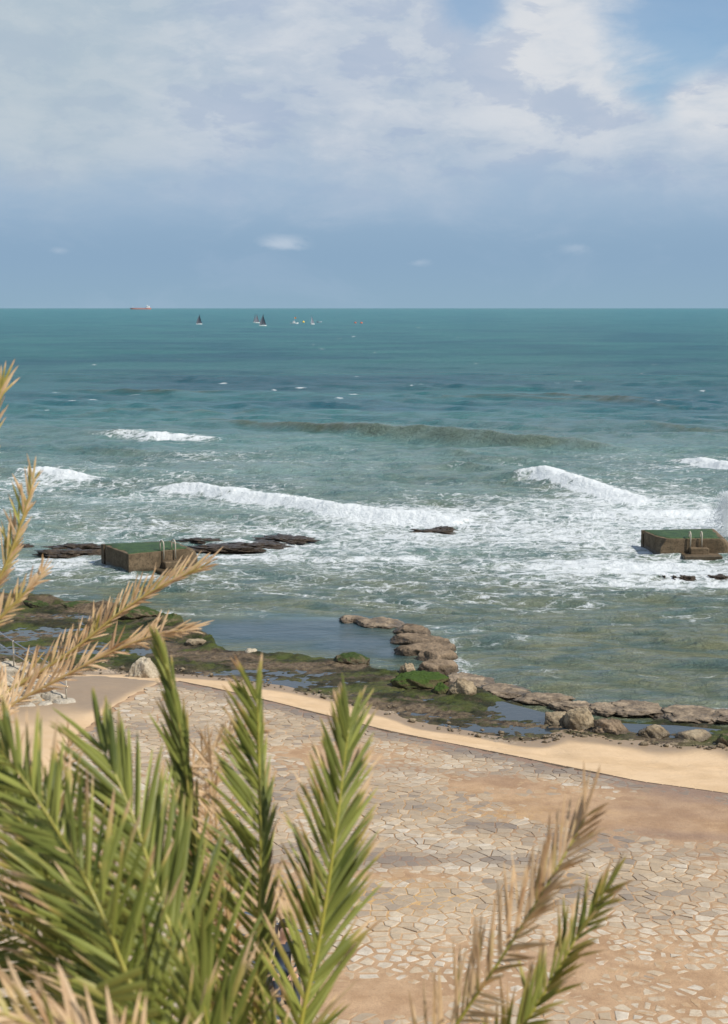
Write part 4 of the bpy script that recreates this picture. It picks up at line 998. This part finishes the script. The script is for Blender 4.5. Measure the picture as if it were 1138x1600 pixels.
def tanker():
    p = water_at(220.5, 483.3); D = p[1]; s = D / F   # metres per photo pixel there
    r = empty('tanker_ship', p); tag(r, 'red-hulled tanker with white superstructure on the horizon', 'ship'); x, y, z = p; L = 32 * s; hh = 2.2 * s
    m = MB(); V = []; f = []; st = np.linspace(-1, 1, 15)
    for t in st:
        b = .075 * L * (1 - max(0, -t) ** 5) * (1 - .4 * max(0, t) ** 6); top = hh * (.72 + .28 * abs(t) ** 3); e = .04 * L * (1 if t < -.9 else 0)
        V += [(x + t * L / 2 - e, y - b, z + top), (x + t * L / 2 * .97, y - b * .9, z - 2), (x + t * L / 2 * .97, y + b * .9, z - 2), (x + t * L / 2 - e, y + b, z + top)]
    for i in range(14):
        for k in range(4): f.append((i * 4 + k, i * 4 + (k + 1) % 4, (i + 1) * 4 + (k + 1) % 4, (i + 1) * 4 + k))
    f += [(0, 1, 2, 3), (56, 57, 58, 59)]; m.add(V, f); m.build('hull', M['hull'], r)
    m = MB(); m.box((x + 10.5 * s, y, z + hh + 1.2 * s), (3.6 * s, .11 * L, 2.6 * s), bevel=.1 * s); m.box((x + 10 * s, y, z + hh + 3.0 * s), (2.0 * s, .13 * L, 1.0 * s), bevel=.1 * s); m.build('superstructure', M['white'], r)
    m = MB(); m.box((x + 13.2 * s, y, z + hh + 1.4 * s), (1.2 * s, .05 * L, 3.0 * s), taper=.8, bevel=.1 * s); m.build('funnel', M['white'], r)
    m = MB(); m.tube([(x + 9.8 * s, y, z + hh + 3 * s), (x + 9.8 * s, y, z + hh + 6.2 * s)], .13 * s, 6); m.tube([(x - 12.5 * s, y, z + hh), (x - 12.5 * s, y, z + hh + 3.3 * s)], .13 * s, 6); m.build('mast', M['white'], r)
    m = MB(); m.box((x - 1 * s, y, z + hh * .95), (19 * s, .03 * L, .55 * s))
    for k in range(5): m.box((x + (-8 + 4 * k) * s, y, z + hh * 1.0), (.8 * s, .05 * L, 1.1 * s))
    m.build('deck_piping', M['deck'], r)
tanker()

# ------------------------------------------------------------------ left stone steps with handrail
def left_steps():
    org = at_z(60, 1100, 1.0); r = empty('stone_steps', org); tag(r, 'pale rough stone steps at the left edge half buried in sand', 'steps')
    rr = random.Random(9)
    ends = [(114, 1094, 1.02), (98, 1083, 1.14), (85, 1075, 1.25), (70, 1069, 1.36), (58, 1059, 1.46), (46, 1054, 1.56), (34, 1044, 1.66), (20, 1036, 1.76)]
    for k, (u, v, z) in enumerate(ends):
        e = at_z(u, v, z); dr = np.array([-1.0, -.42, 0]); dr /= np.linalg.norm(dr); s = 0.0; L = 2.6
        while s < L:
            w = rr.uniform(.34, .66); c = e + dr * (s + w / 2); m = MB()
            w *= 1.25; sz = np.array([w * .96, rr.uniform(.46, .58), .26])
            V = rock_verts(sz * [1.12, 1.1, 1.25], 200 + k * 9 + int(s * 7), planes=16, flat=.12, rough=.045, sub=ICO3)
            V = np.clip(V, -sz / 2, sz / 2) + V * .05
            a = math.atan2(dr[1], dr[0]) + rr.uniform(-.06, .06); ca, sa = math.cos(a), math.sin(a); V = V @ np.array([[ca, sa, 0], [-sa, ca, 0], [0, 0, 1]])
            mesh_obj('block', V + c + [0, 0, -.10 + rr.uniform(-.02, .02)], ICO3[1], M['step'], r, tuple(c + [0, 0, -.1])); s += w
    # infill mass under the steps, sand coloured
    P0 = [at_z(u, v, z) for u, v, z in ends]
    V = []; f = []
    for i, p in enumerate(P0):
        for s_ in (-.02, 3.4):
            q = p + np.array([-.92, -.39, 0]) * s_ * (1 if s_ > 0 else 1); V.append((q[0], q[1], p[2] - .09)); V.append((q[0], q[1], .2))
    for i in range(len(P0) - 1):
        a = i * 4; b = a + 4; f += [(a, a + 2, b + 2, b), (a, b, b + 1, a + 1), (a + 2, a + 3, b + 3, b + 2)]
    f += [(0, 1, 3, 2), ((len(P0) - 1) * 4, (len(P0) - 1) * 4 + 2, (len(P0) - 1) * 4 + 3, (len(P0) - 1) * 4 + 1)]
    mesh_obj('core', V, f, M['bed'], r, org, False, {'damp': [0] * len(V), 'yellow': [.4] * len(V)})
    # rail
    b0 = at_z(104, 1093, 1.05); b1 = at_z(22, 1042, 1.7); up = np.array([0, 0, 1.0])
    root = empty('handrail', b0); tag(root, 'thin metal handrail down the pale stone steps', 'railing')
    b_1 = b1 + (b1 - b0) * .8 + [0, 0, .1]
    for b in (b0, b1, b_1):
        m = MB(); m.tube([b - up * .15, b + up * .78], .022, 8); m.build('post', M['iron'], root, smooth=True)
    for hgt in (.76, .40):
        m = MB(); m.tube([b0 + (b0 - b1) * .03 + up * hgt, b0 + up * hgt, b1 + up * hgt, b_1 + up * hgt], .016, 8); m.build('rail', M['steel'], root, smooth=True)
left_steps()

# ------------------------------------------------------------------ lower railing, rubble, seated person (behind the fronds)
def low_corner():
    zg = 1.55
    # three-bar railing running down to the right
    T = [at_z(433, 1552, zg), at_z(497, 1572, zg)]; dr = (T[1] - T[0]) * [1, 1, 0]
    A = T[0] - dr * 1.15; Bp = T[1]
    root = empty('railing', T[0]); tag(root, 'three-bar steel railing behind the upright palm fronds', 'railing')
    up = np.array([0, 0, 1.0])
    for p in (A, T[0], Bp):
        m = MB(); m.tube([p, p + up * 1.16], .024, 8); m.build('post', M['post'], root, smooth=True)
    for hgt in (1.12, .74, .36):
        m = MB(); m.tube([A - dr * .1 + up * (hgt + .06), A + up * (hgt + .05), T[0] + up * hgt, Bp + up * hgt * .98], .022, 8); m.build('rail', M['steel'], root, smooth=True)
    p0, p1 = at_z(390, 1546, 2.2), at_z(470, 1628, 2.0)
    m = MB(); m.tube([p0, p1], .025, 8); o = m.build('handrail', M['steel'], None, (p0 + p1) / 2, True); tag(o, 'lower slanting steel handrail at the bottom between the two upright fronds', 'railing')
    m = MB(); m.tube([p0, p0 - up * .8], .022, 8); m.build('post', M['post'], o)
    m = MB(); m.tube([p1, p1 - up * .8], .022, 8); m.build('post', M['post'], o)
    for i, (u, v, w, h, mt, lab) in enumerate([(404, 1512, 26, 30, 'rock_pale', 'grey rubble block left of the seated person'), (407, 1538, 34, 24, 'rock_pale', 'white flat rubble block below the grey one'),
                                  (452, 1560, 20, 18, 'rock_pale', 'small pale stone under the railing'), (420, 1452, 34, 16, 'rock_pale', 'flat pale stone behind the top rail'), (420, 1590, 60, 40, 'rock_tan', 'brown rubble block at the bottom behind the fronds')]):
        rock('rubble_block', u, v, w, h, mt, lab, 'stone', .35, zg, 301 + i, flat=.2, group='rubble blocks by the railing', sub=ICO3)
    # seat block and person
    c = at_z(440, 1568, zg); m = MB(); m.box((c[0], c[1] + .15, zg + .14), (.75, .5, .55), rad(20), bevel=.05); o = m.build('seat_stone', M['rock_tan'], None, (c[0], c[1] + .15, zg - .1)); tag(o, 'squared stone block the person sits on', 'stone')
    hip = np.array([c[0], c[1] + .12, zg + .50])
    V = []; E = []; Rr = []
    def add(p, r, par=None):
        V.append(hip + np.array(p)); Rr.append(r); i = len(V) - 1
        if par is not None: E.append((par, i))
        return i
    pel = add((0, 0, 0), .145); w1 = add((.01, -.03, .16), .125, pel); ch = add((.03, -.08, .34), .145, w1); sh = add((.04, -.11, .45), .115, ch); nk = add((.05, -.13, .54), .055, sh)
    hd = add((.06, -.16, .64), .088, nk); ht = add((.06, -.15, .74), .078, hd)
    hands = []
    for s in (-1, 1):
        hp = add((s * .10, -.08, -.03), .098, pel); kn = add((s * .15 + .1, -.46, .04), .066, hp); an = add((s * .14 + .12, -.52, -.36), .042, kn); add((s * .15 + .13, -.66, -.42), .038, an)
        so = add((s * .18 + .03, -.10, .42), .060, sh); el = add((s * .24 + .03, -.22, .19), .043, so); wr = add((s * .14 + .05, -.38, .12), .028, el); pm = add((s * .12 + .05, -.45, .10), .030, wr)
        for q in range(4):
            a = add((s * .12 + .05 + (q - 1.5) * .019, -.52, .085), .009, pm); add((s * .12 + .05 + (q - 1.5) * .02, -.55, .055), .008, a)
        a = add((s * .075 + .05, -.47, .09), .010, pm); add((s * .065 + .05, -.505, .075), .009, a)
    me = bpy.data.meshes.new('tmp'); me.from_pydata([tuple(v) for v in V], E, []); ob = bpy.data.objects.new('tmp', me); COL.objects.link(ob)
    mod = ob.modifiers.new('s', 'SKIN')
    for i, sv in enumerate(me.skin_vertices[0].data): sv.radius = (Rr[i], Rr[i] * (.8 if i in (1, 2, 3) else 1)); sv.use_root = (i == 0)
    ob.modifiers.new('b', 'SUBSURF').levels = 2
    dg = bpy.context.evaluated_depsgraph_get(); em = bpy.data.meshes.new_from_object(ob.evaluated_get(dg)); bpy.data.objects.remove(ob)
    em.name = 'person'; em.materials.clear()
    for mm in ('skin', 'shirt', 'jeans', 'dark'): em.materials.append(M[mm])
    for p in em.polygons:
        q = np.array(p.center) - hip; p.use_smooth = True
        p.material_index = 0
        if q[2] < .06 and not (q[2] > .03 and q[1] < -.34 and abs(q[0] - .05) < .2 and q[2] > .09): p.material_index = 2
        if q[2] < -.37: p.material_index = 3
        if .06 <= q[2] < .49 and q[1] > -.33: p.material_index = 1
    em.transform(Matrix.Translation(Vector(-hip))); po = bpy.data.objects.new('person', em); COL.objects.link(po); place(po, hip, None)
    tag(po, 'seated dark-haired person in a dark blue top behind the steel railing', 'person')
    hv = ICO3[0] * [.105, .115, .115]; hv = hv * (1 + .05 * gn(hv[:, 0] * 30, hv[:, 2] * 30, 2))[:, None]
    hv[:, 1] = np.maximum(hv[:, 1], -.055 - .3 * np.maximum(hv[:, 2] - .04, 0)); hv += hip + np.array([.06, -.115, .72])
    mesh_obj('hair', hv, ICO3[1], M['hair'], po, hip)
low_corner()

# ------------------------------------------------------------------ palms
def leaflet_geo(b, d, L, w, wd, rr, droop=.12, curl=0.0, blunt=False):
    """folded blade: 7 stations x 3 points"""
    ss = np.array([0, .08, .25, .5, .75, .92, 1.0]); wp = np.array([.35, .75, 1.0, .95, .7, .35, .03])
    if blunt: wp = np.array([.5, .8, 1, 1, 1, .95, .8])
    d = d / np.linalg.norm(d); wd = wd - d * (wd @ d); wd /= (np.linalg.norm(wd) + 1e-9); nn = np.cross(d, wd)
    V = []
    for s, k in zip(ss, wp):
        c = b + d * L * s + np.array([0, 0, -1]) * droop * L * s * s + nn * curl * L * s * s
        V += [c - wd * w * k / 2, c + nn * w * k * .22, c + wd * w * k / 2]
    f = []
    for i in range(6): f += [(i * 3, i * 3 + 1, i * 3 + 4, i * 3 + 3), (i * 3 + 1, i * 3 + 2, i * 3 + 5, i * 3 + 4)]
    return V, f, np.repeat(ss, 3)

BUDGET = {}
def frond(palm, key, pts, label=None, n=60, L=.40, w=.024, aL=38, aR=38, bL=0, bR=0, lL=1.0, lR=1.0, dry=0.1, tipdry=.5, r0=.014, start=.12, indiv=True, droop=.06, jit=6, twist=25, missing=0.0, tipL=.55, rdry=0.0, seed=1, endfan=True, crown=None, basel=None, curl=.05):
    r = np.random.default_rng(seed); P = np.array([at_d(*p) for p in pts])
    if crown is not None: P = np.vstack([crown, P])
    N = 90; line = smooth_line(P, N); seg = np.r_[0, np.cumsum(np.linalg.norm(np.diff(line, axis=0), axis=1))]; T = seg[-1]
    rb = MB(); q = np.linspace(0, 1, N); rb.tube(line[::2], list(np.linspace(r0, r0 * .22, len(line[::2]))), 8, rdry)
    fr = rb.build('frond', M['rachis'], palm, line[0], True)
    if label: fr['label'] = label
    # stations are spaced in real length over the leafy part
    s_first = start * T; allmb = MB(); at = {'dry': [], 'rnd': [], 'along': []}
    cam_p = np.array([0, 0, H]); cnt = 0
    for i in range(n):
        fpos = i / (n - 1); s = s_first + (T - s_first) * fpos ** 0.92
        for side in (-1, 1):
            if r.uniform() < missing: continue
            ss = min(T, s + r.normal(0, .3) * T / n * .6)
            b = np.array([np.interp(ss, seg, line[:, k]) for k in range(3)]); b2 = np.array([np.interp(min(ss + .03, T), seg, line[:, k]) for k in range(3)]); b1 = np.array([np.interp(max(ss - .03, 0), seg, line[:, k]) for k in range(3)])
            tg = b2 - b1; tg /= np.linalg.norm(tg); vd = b - cam_p; vd /= np.linalg.norm(vd); sv = np.cross(tg, vd) * -1; sv /= np.linalg.norm(sv); dv = np.cross(tg, sv)
            # side -1 = left of the midrib as seen going up to the tip
            ang = (aL if side < 0 else aR); be = (bL if side < 0 else bR); ll = (lL if side < 0 else lR)
            ang = ang * (1.12 - .55 * fpos ** 2) + r.normal(0, jit); be = be + r.normal(0, 14)
            a, bb = rad(ang), rad(be)
            d = math.cos(a) * tg + math.sin(a) * (math.cos(bb) * sv * side + math.sin(bb) * dv)
            prof = (tipL + (1 - tipL) * math.sin(math.pi * min(1, (1 - fpos) * 1.25 + .0) * .5)) * (.55 + .45 * min(1, fpos * 4 + (basel or 0)))
            ln = L * ll * prof * r.uniform(.86, 1.1)
            fw = np.cross(d, vd); fw /= np.linalg.norm(fw); tw = rad(r.normal(0, twist)); wd = fw * math.cos(tw) + np.cross(d, fw) / np.linalg.norm(d) * math.sin(tw)
            V, f, al = leaflet_geo(b, d, ln, w * r.uniform(.8, 1.15) * (.75 + .25 * prof), wd, r, droop * r.uniform(.4, 1.6), r.normal(0, curl))
            dr_ = np.clip(dry + r.normal(0, .12) + tipdry * np.clip((al - .55) / .45, 0, 1) ** 1.3 * r.uniform(.3, 1.6), 0, 1.2); rn = float(np.clip(r.normal(.5, .30), 0, 1))
            if indiv:
                mesh_obj('leaflet', V, f, M['leaf'], fr, tuple(b), True, {'dry': dr_, 'rnd': [rn] * len(V), 'along': al}); cnt += 1
            else:
                allmb.add(V, f, 0.0); at['dry'] += list(dr_); at['rnd'] += [rn] * len(V); at['along'] += list(al)
    if not indiv:
        o = mesh_obj('leaflets', allmb.v, allmb.f, M['leaf'], fr, line[0], True, at); o['kind'] = 'stuff'
    else: BUDGET[palm.name] = BUDGET.get(palm.name, 0) + cnt
    return fr

def palm(crown, label):
    zg = 2.0; root = empty('palm_tree', (crown[0], crown[1] - .25, zg - .1)); tag(root, label, 'palm tree')
    m = MB(); N = 40; hh = crown[2] - zg - .25
    pts = []; rs = []
    for k in range(N * 2):
        t = k / (N * 2 - 1); pts.append((crown[0], crown[1] - .25 * (1 - t), zg - .1 + hh * t)); rs.append((.24 - .04 * t) * (1 + .07 * (k % 2)) * (1.25 if t > .93 else 1))
    m.tube(pts, rs, 20); m.build('trunk', M['bark'], root, smooth=False)
    m = MB(); rr = random.Random(2)
    for k in range(90):
        a = k * 2.4; t = rr.uniform(.6, 1.0); b = np.array([crown[0] + .2 * math.cos(a), crown[1] - .25 * (1 - t) + .2 * math.sin(a), zg + hh * t]); e = b + np.array([math.cos(a) * .14, math.sin(a) * .14, .22])
        m.tube([b, (b + e) / 2 + [0, 0, -.02], e], [.045, .035, .02], 6)
    m.build('leaf_bases', M['bark'], root, smooth=True)
    return root

CA = at_d(400, 2080, 5.0); PA = palm(CA, 'palm whose green upright fronds fill the lower part of the view')
CB = at_d(-620, 1330, 8.7); PB = palm(CB, 'palm off the left edge whose dried fronds reach in from the left')

# --- left palm: dry fronds
kb_ = dict(crown=CB, indiv=False, jit=9)
frond(PB, 'a', [(-60, 1115, 9.15), (20, 1075, 9.30), (110, 1018, 9.30), (190, 955, 9.30), (262, 910, 9.30), (318, 887, 9.30)], 'upper dried frond reaching across to the near platform', n=120, L=0.240, w=0.0146, aL=40, aR=20, bL=10, bR=50, lR=.6, dry=.62, tipdry=.5, r0=.014, start=.36, missing=.06, tipL=.75, rdry=.6, seed=22, **kb_)
frond(PB, 'b', [(-60, 1150, 8.68), (20, 1100, 8.84), (90, 1062, 8.84), (170, 1020, 8.84), (240, 993, 8.84), (296, 984, 8.84)], 'lower bleached frond with frayed dry leaflets', n=110, L=0.209, w=0.0133, aL=38, aR=24, bL=10, bR=40, lR=.65, dry=.95, tipdry=.3, r0=.012, start=.36, missing=.10, tipL=.8, rdry=.9, seed=23, **{**kb_, 'jit': 16})
frond(PB, 'c', [(-160, 1080, 8.06), (-60, 990, 8.06), (0, 900, 8.06), (32, 820, 8.06), (52, 752, 8.06)], 'upper left frond with green shaded side and dry edge', n=100, L=0.310, w=0.0140, aL=42, aR=24, bL=20, bR=40, lR=.6, dry=.52, tipdry=.5, start=.34, rdry=.5, seed=24, **kb_)
frond(PB, 'd', [(-160, 1110, 7.75), (-60, 1020, 7.75), (0, 965, 7.75), (40, 925, 7.75), (66, 898, 7.75)], 'short left frond tip turning dry below the upper one', n=100, L=0.232, w=0.0140, aL=42, aR=24, bL=20, bR=30, lR=.7, dry=.62, tipdry=.45, start=.34, rdry=.5, seed=25, **kb_)
frond(PB, 'e', [(-130, 1000, 7.44), (-70, 860, 7.44), (-30, 730, 7.44), (-10, 650, 7.44), (3, 605, 7.44)], 'frond tip highest on the left edge', n=100, L=0.279, w=0.0140, aL=26, aR=18, bL=20, bR=20, dry=.45, tipdry=.5, start=.34, rdry=.3, seed=26, **kb_)

# --- main palm
ka = dict(crown=CA)
frond(PA, '1', [(440, 1800, 4.9), (470, 1600, 4.9), (497, 1480, 4.95), (520, 1335, 5.0), (534, 1225, 5.05), (546, 1130, 5.1)], 'tallest bright green frond in the centre with a yellow midrib', n=72, L=.345, w=.0165, aL=37, aR=28, bL=-25, bR=25, dry=.06, tipdry=.8, r0=.011, start=.35, seed=31, twist=16, tipL=.5, jit=4, **ka)
frond(PA, '2', [(378, 1820, 5.2), (396, 1600, 5.2), (402, 1480, 5.2), (407, 1330, 5.25), (405, 1190, 5.3), (402, 1085, 5.3)], 'darker upright frond left of the bright one', n=72, L=.36, w=.0165, aL=44, aR=20, bL=-15, bR=60, lR=.8, dry=.05, tipdry=.75, r0=.010, start=.35, seed=32, twist=16, tipL=.5, jit=4, indiv=False, **ka)
frond(PA, '3', [(340, 1800, 4.3), (302, 1600, 4.3), (275, 1480, 4.35), (245, 1390, 4.4), (213, 1290, 4.5), (178, 1205, 4.55), (160, 1168, 4.6)], 'broad green frond fanning to the upper left', n=66, L=.46, w=.0185, aL=36, aR=30, bL=-10, bR=-10, dry=.0, tipdry=.5, r0=.011, start=.35, seed=33, twist=14, tipL=.48, jit=3, **ka)
frond(PA, '4', [(350, 1800, 5.4), (325, 1500, 5.4), (303, 1310, 5.4), (291, 1200, 5.4), (276, 1110, 5.4), (258, 1030, 5.4)], 'narrow edge-on green frond pointing up past the pale boulder', n=60, L=.30, w=.0155, aL=17, aR=5, bL=30, bR=60, dry=.08, tipdry=.45, r0=.008, start=.45, indiv=False, seed=34, jit=5, **ka)
frond(PA, '5', [(320, 1800, 3.9), (238, 1620, 3.9), (205, 1540, 3.95), (145, 1395, 4.0), (85, 1290, 4.1), (20, 1195, 4.15), (-40, 1130, 4.2)], 'dense green frond crossing the lower left', n=100, L=.37, w=.0155, aL=36, aR=42, bL=30, bR=-20, dry=.05, tipdry=.8, r0=.009, start=.3, indiv=False, seed=35, jit=8, **ka)
frond(PA, '6', [(280, 1800, 4.6), (160, 1500, 4.6), (90, 1370, 4.6), (30, 1280, 4.7), (-30, 1230, 4.7)], 'shaded green frond behind the dense lower left one', n=90, L=.40, w=.0155, aL=30, aR=46, bL=0, bR=0, dry=.06, tipdry=.8, r0=.009, start=.35, indiv=False, seed=36, jit=8, **ka)
frond(PA, '6b', [(250, 1800, 4.8), (120, 1480, 4.8), (60, 1340, 4.8), (10, 1260, 4.8), (-50, 1210, 4.8)], 'rear green frond along the left edge', n=90, L=.38, w=.0145, aL=20, aR=44, bL=0, bR=0, dry=.12, tipdry=.7, r0=.009, start=.35, indiv=False, seed=37, jit=9, **ka)
frond(PA, '7', [(300, 1830, 4.9), (190, 1640, 4.9), (120, 1540, 4.9), (40, 1470, 4.9), (-60, 1420, 5.0)], 'dark shaded frond low on the left', n=90, L=.42, w=.015, aL=50, aR=48, bL=10, bR=10, dry=.05, tipdry=.2, r0=.009, start=.3, indiv=False, seed=38, jit=8, **ka)
frond(PA, '8', [(320, 1900, 3.2), (230, 1720, 3.2), (120, 1640, 3.2), (20, 1590, 3.2), (-90, 1560, 3.2)], 'blurred tan and yellow frond in the bottom left corner', n=80, L=.29, w=.0165, aL=40, aR=58, bL=10, bR=-10, dry=.55, tipdry=.9, r0=.009, start=.3, indiv=False, seed=39, jit=14, rdry=.5, **ka)
frond(PA, '8b', [(330, 1900, 3.5), (260, 1760, 3.5), (190, 1680, 3.5), (110, 1630, 3.5), (60, 1600, 3.5)], 'dried pinkish leaflet tips at the bottom left', n=80, L=.24, w=.013, aL=30, aR=60, bL=10, bR=-10, dry=.85, tipdry=.4, r0=.008, start=.35, indiv=False, seed=40, jit=14, rdry=.8, **ka)
frond(PA, '9', [(560, 1880, 4.7), (690, 1640, 4.7), (780, 1503, 4.7), (850, 1392, 4.75), (896, 1312, 4.8), (916, 1276, 4.8)], 'right-hand frond with yellow midrib and dry brown leaflets', n=72, L=.29, w=.0120, aL=31, aR=62, bL=-10, bR=-60, lR=.6, dry=.70, tipdry=.75, r0=.0085, start=.30, indiv=False, seed=41, jit=5, missing=.04, tipL=.75, **ka)
frond(PA, '10', [(620, 1900, 4.9), (760, 1690, 4.9), (820, 1600, 4.9), (870, 1520, 4.95), (915, 1440, 5.0), (945, 1395, 5.0)], 'olive-green frond at the lower right beside the dry one', n=60, L=.26, w=.0145, aL=31, aR=55, bL=-10, bR=-50, lR=.7, dry=.26, tipdry=.7, r0=.0085, start=.33, indiv=False, seed=42, jit=6, tipL=.65, **ka)
frond(PA, '11', [(390, 1850, 6.0), (395, 1620, 6.0), (365, 1480, 6.0), (345, 1350, 6.0), (335, 1250, 6.0), (330, 1180, 6.0)], 'dead brown frond hanging between the green ones', n=110, L=.32, w=.011, aL=50, aR=60, lR=.55, bL=0, bR=20, dry=1.05, tipdry=.2, r0=.009, start=.3, indiv=False, seed=43, jit=30, rdry=1, missing=.1, **ka)
frond(PA, '11b', [(400, 1850, 6.1), (385, 1620, 6.1), (350, 1480, 6.1), (325, 1350, 6.1), (320, 1230, 6.1)], 'second dead brown frond beneath the first', n=100, L=.32, w=.011, aL=60, aR=60, lR=.55, bL=0, bR=0, dry=1.0, tipdry=.2, r0=.009, start=.3, indiv=False, seed=53, jit=35, rdry=1, **ka)
frond(PA, '12', [(370, 1850, 6.3), (330, 1500, 6.3), (285, 1260, 6.3), (320, 1178, 6.3), (400, 1140, 6.3)], 'dead brown frond with its tip bent over to the right', n=110, L=.17, w=.009, aL=50, aR=50, bL=0, bR=0, dry=1.0, tipdry=.2, r0=.008, start=.6, indiv=False, seed=44, jit=25, rdry=1, **ka)
frond(PA, '13', [(300, 1850, 6.4), (160, 1500, 6.4), (90, 1300, 6.4), (95, 1210, 6.4), (110, 1160, 6.4)], 'thin brown frond tip over the sand on the left', n=80, L=.20, w=.007, aL=40, aR=40, bL=0, bR=0, dry=.9, tipdry=.5, r0=.007, start=.6, indiv=False, seed=45, jit=25, rdry=.9, **ka)
frond(PA, '14', [(370, 1880, 3.9), (350, 1750, 3.9), (330, 1640, 3.9), (318, 1560, 3.9), (310, 1500, 3.9)], 'pale green frond tip rising at the bottom beside the broad one', n=46, L=.36, w=.016, aL=17, aR=17, bL=0, bR=0, dry=.03, tipdry=.25, r0=.008, start=.35, indiv=False, seed=46, jit=5, **ka)
frond(PA, '15', [(425, 1880, 4.5), (430, 1760, 4.5), (432, 1700, 4.5), (430, 1640, 4.5), (425, 1600, 4.5)], 'short green frond tip between the two upright fronds', n=40, L=.22, w=.014, aL=28, aR=25, bL=0, bR=0, dry=.05, tipdry=.75, r0=.007, start=.4, indiv=False, seed=47, jit=8, **ka)
# cut green leaflets lying forward at the lower left
fr = frond(PA, '16', [(330, 1900, 3.6), (250, 1700, 3.6), (200, 1600, 3.6), (165, 1555, 3.6)], 'trimmed green frond with blunt cut leaflets', n=6, L=.12, w=.02, aL=30, aR=30, dry=.02, tipdry=0, start=.85, indiv=False, seed=48, missing=.6, **ka)
for (u0, v0, u1, v1) in [(150, 1545, 222, 1515), (160, 1552, 228, 1538), (165, 1558, 236, 1556), (195, 1592, 248, 1580)]:
    a, b = at_d(u0, v0, 3.6), at_d(u1, v1, 3.55); V, f, al = leaflet_geo(a, b - a, np.linalg.norm(b - a), .020, np.cross(b - a, [0, 1, -.2]), None, .0, 0, True)
    mesh_obj('leaflet', V, f, M['leaf'], fr, tuple(a), True, {'dry': [.02] * len(V), 'rnd': [1] * len(V), 'along': al})
print('individual leaflets', BUDGET)
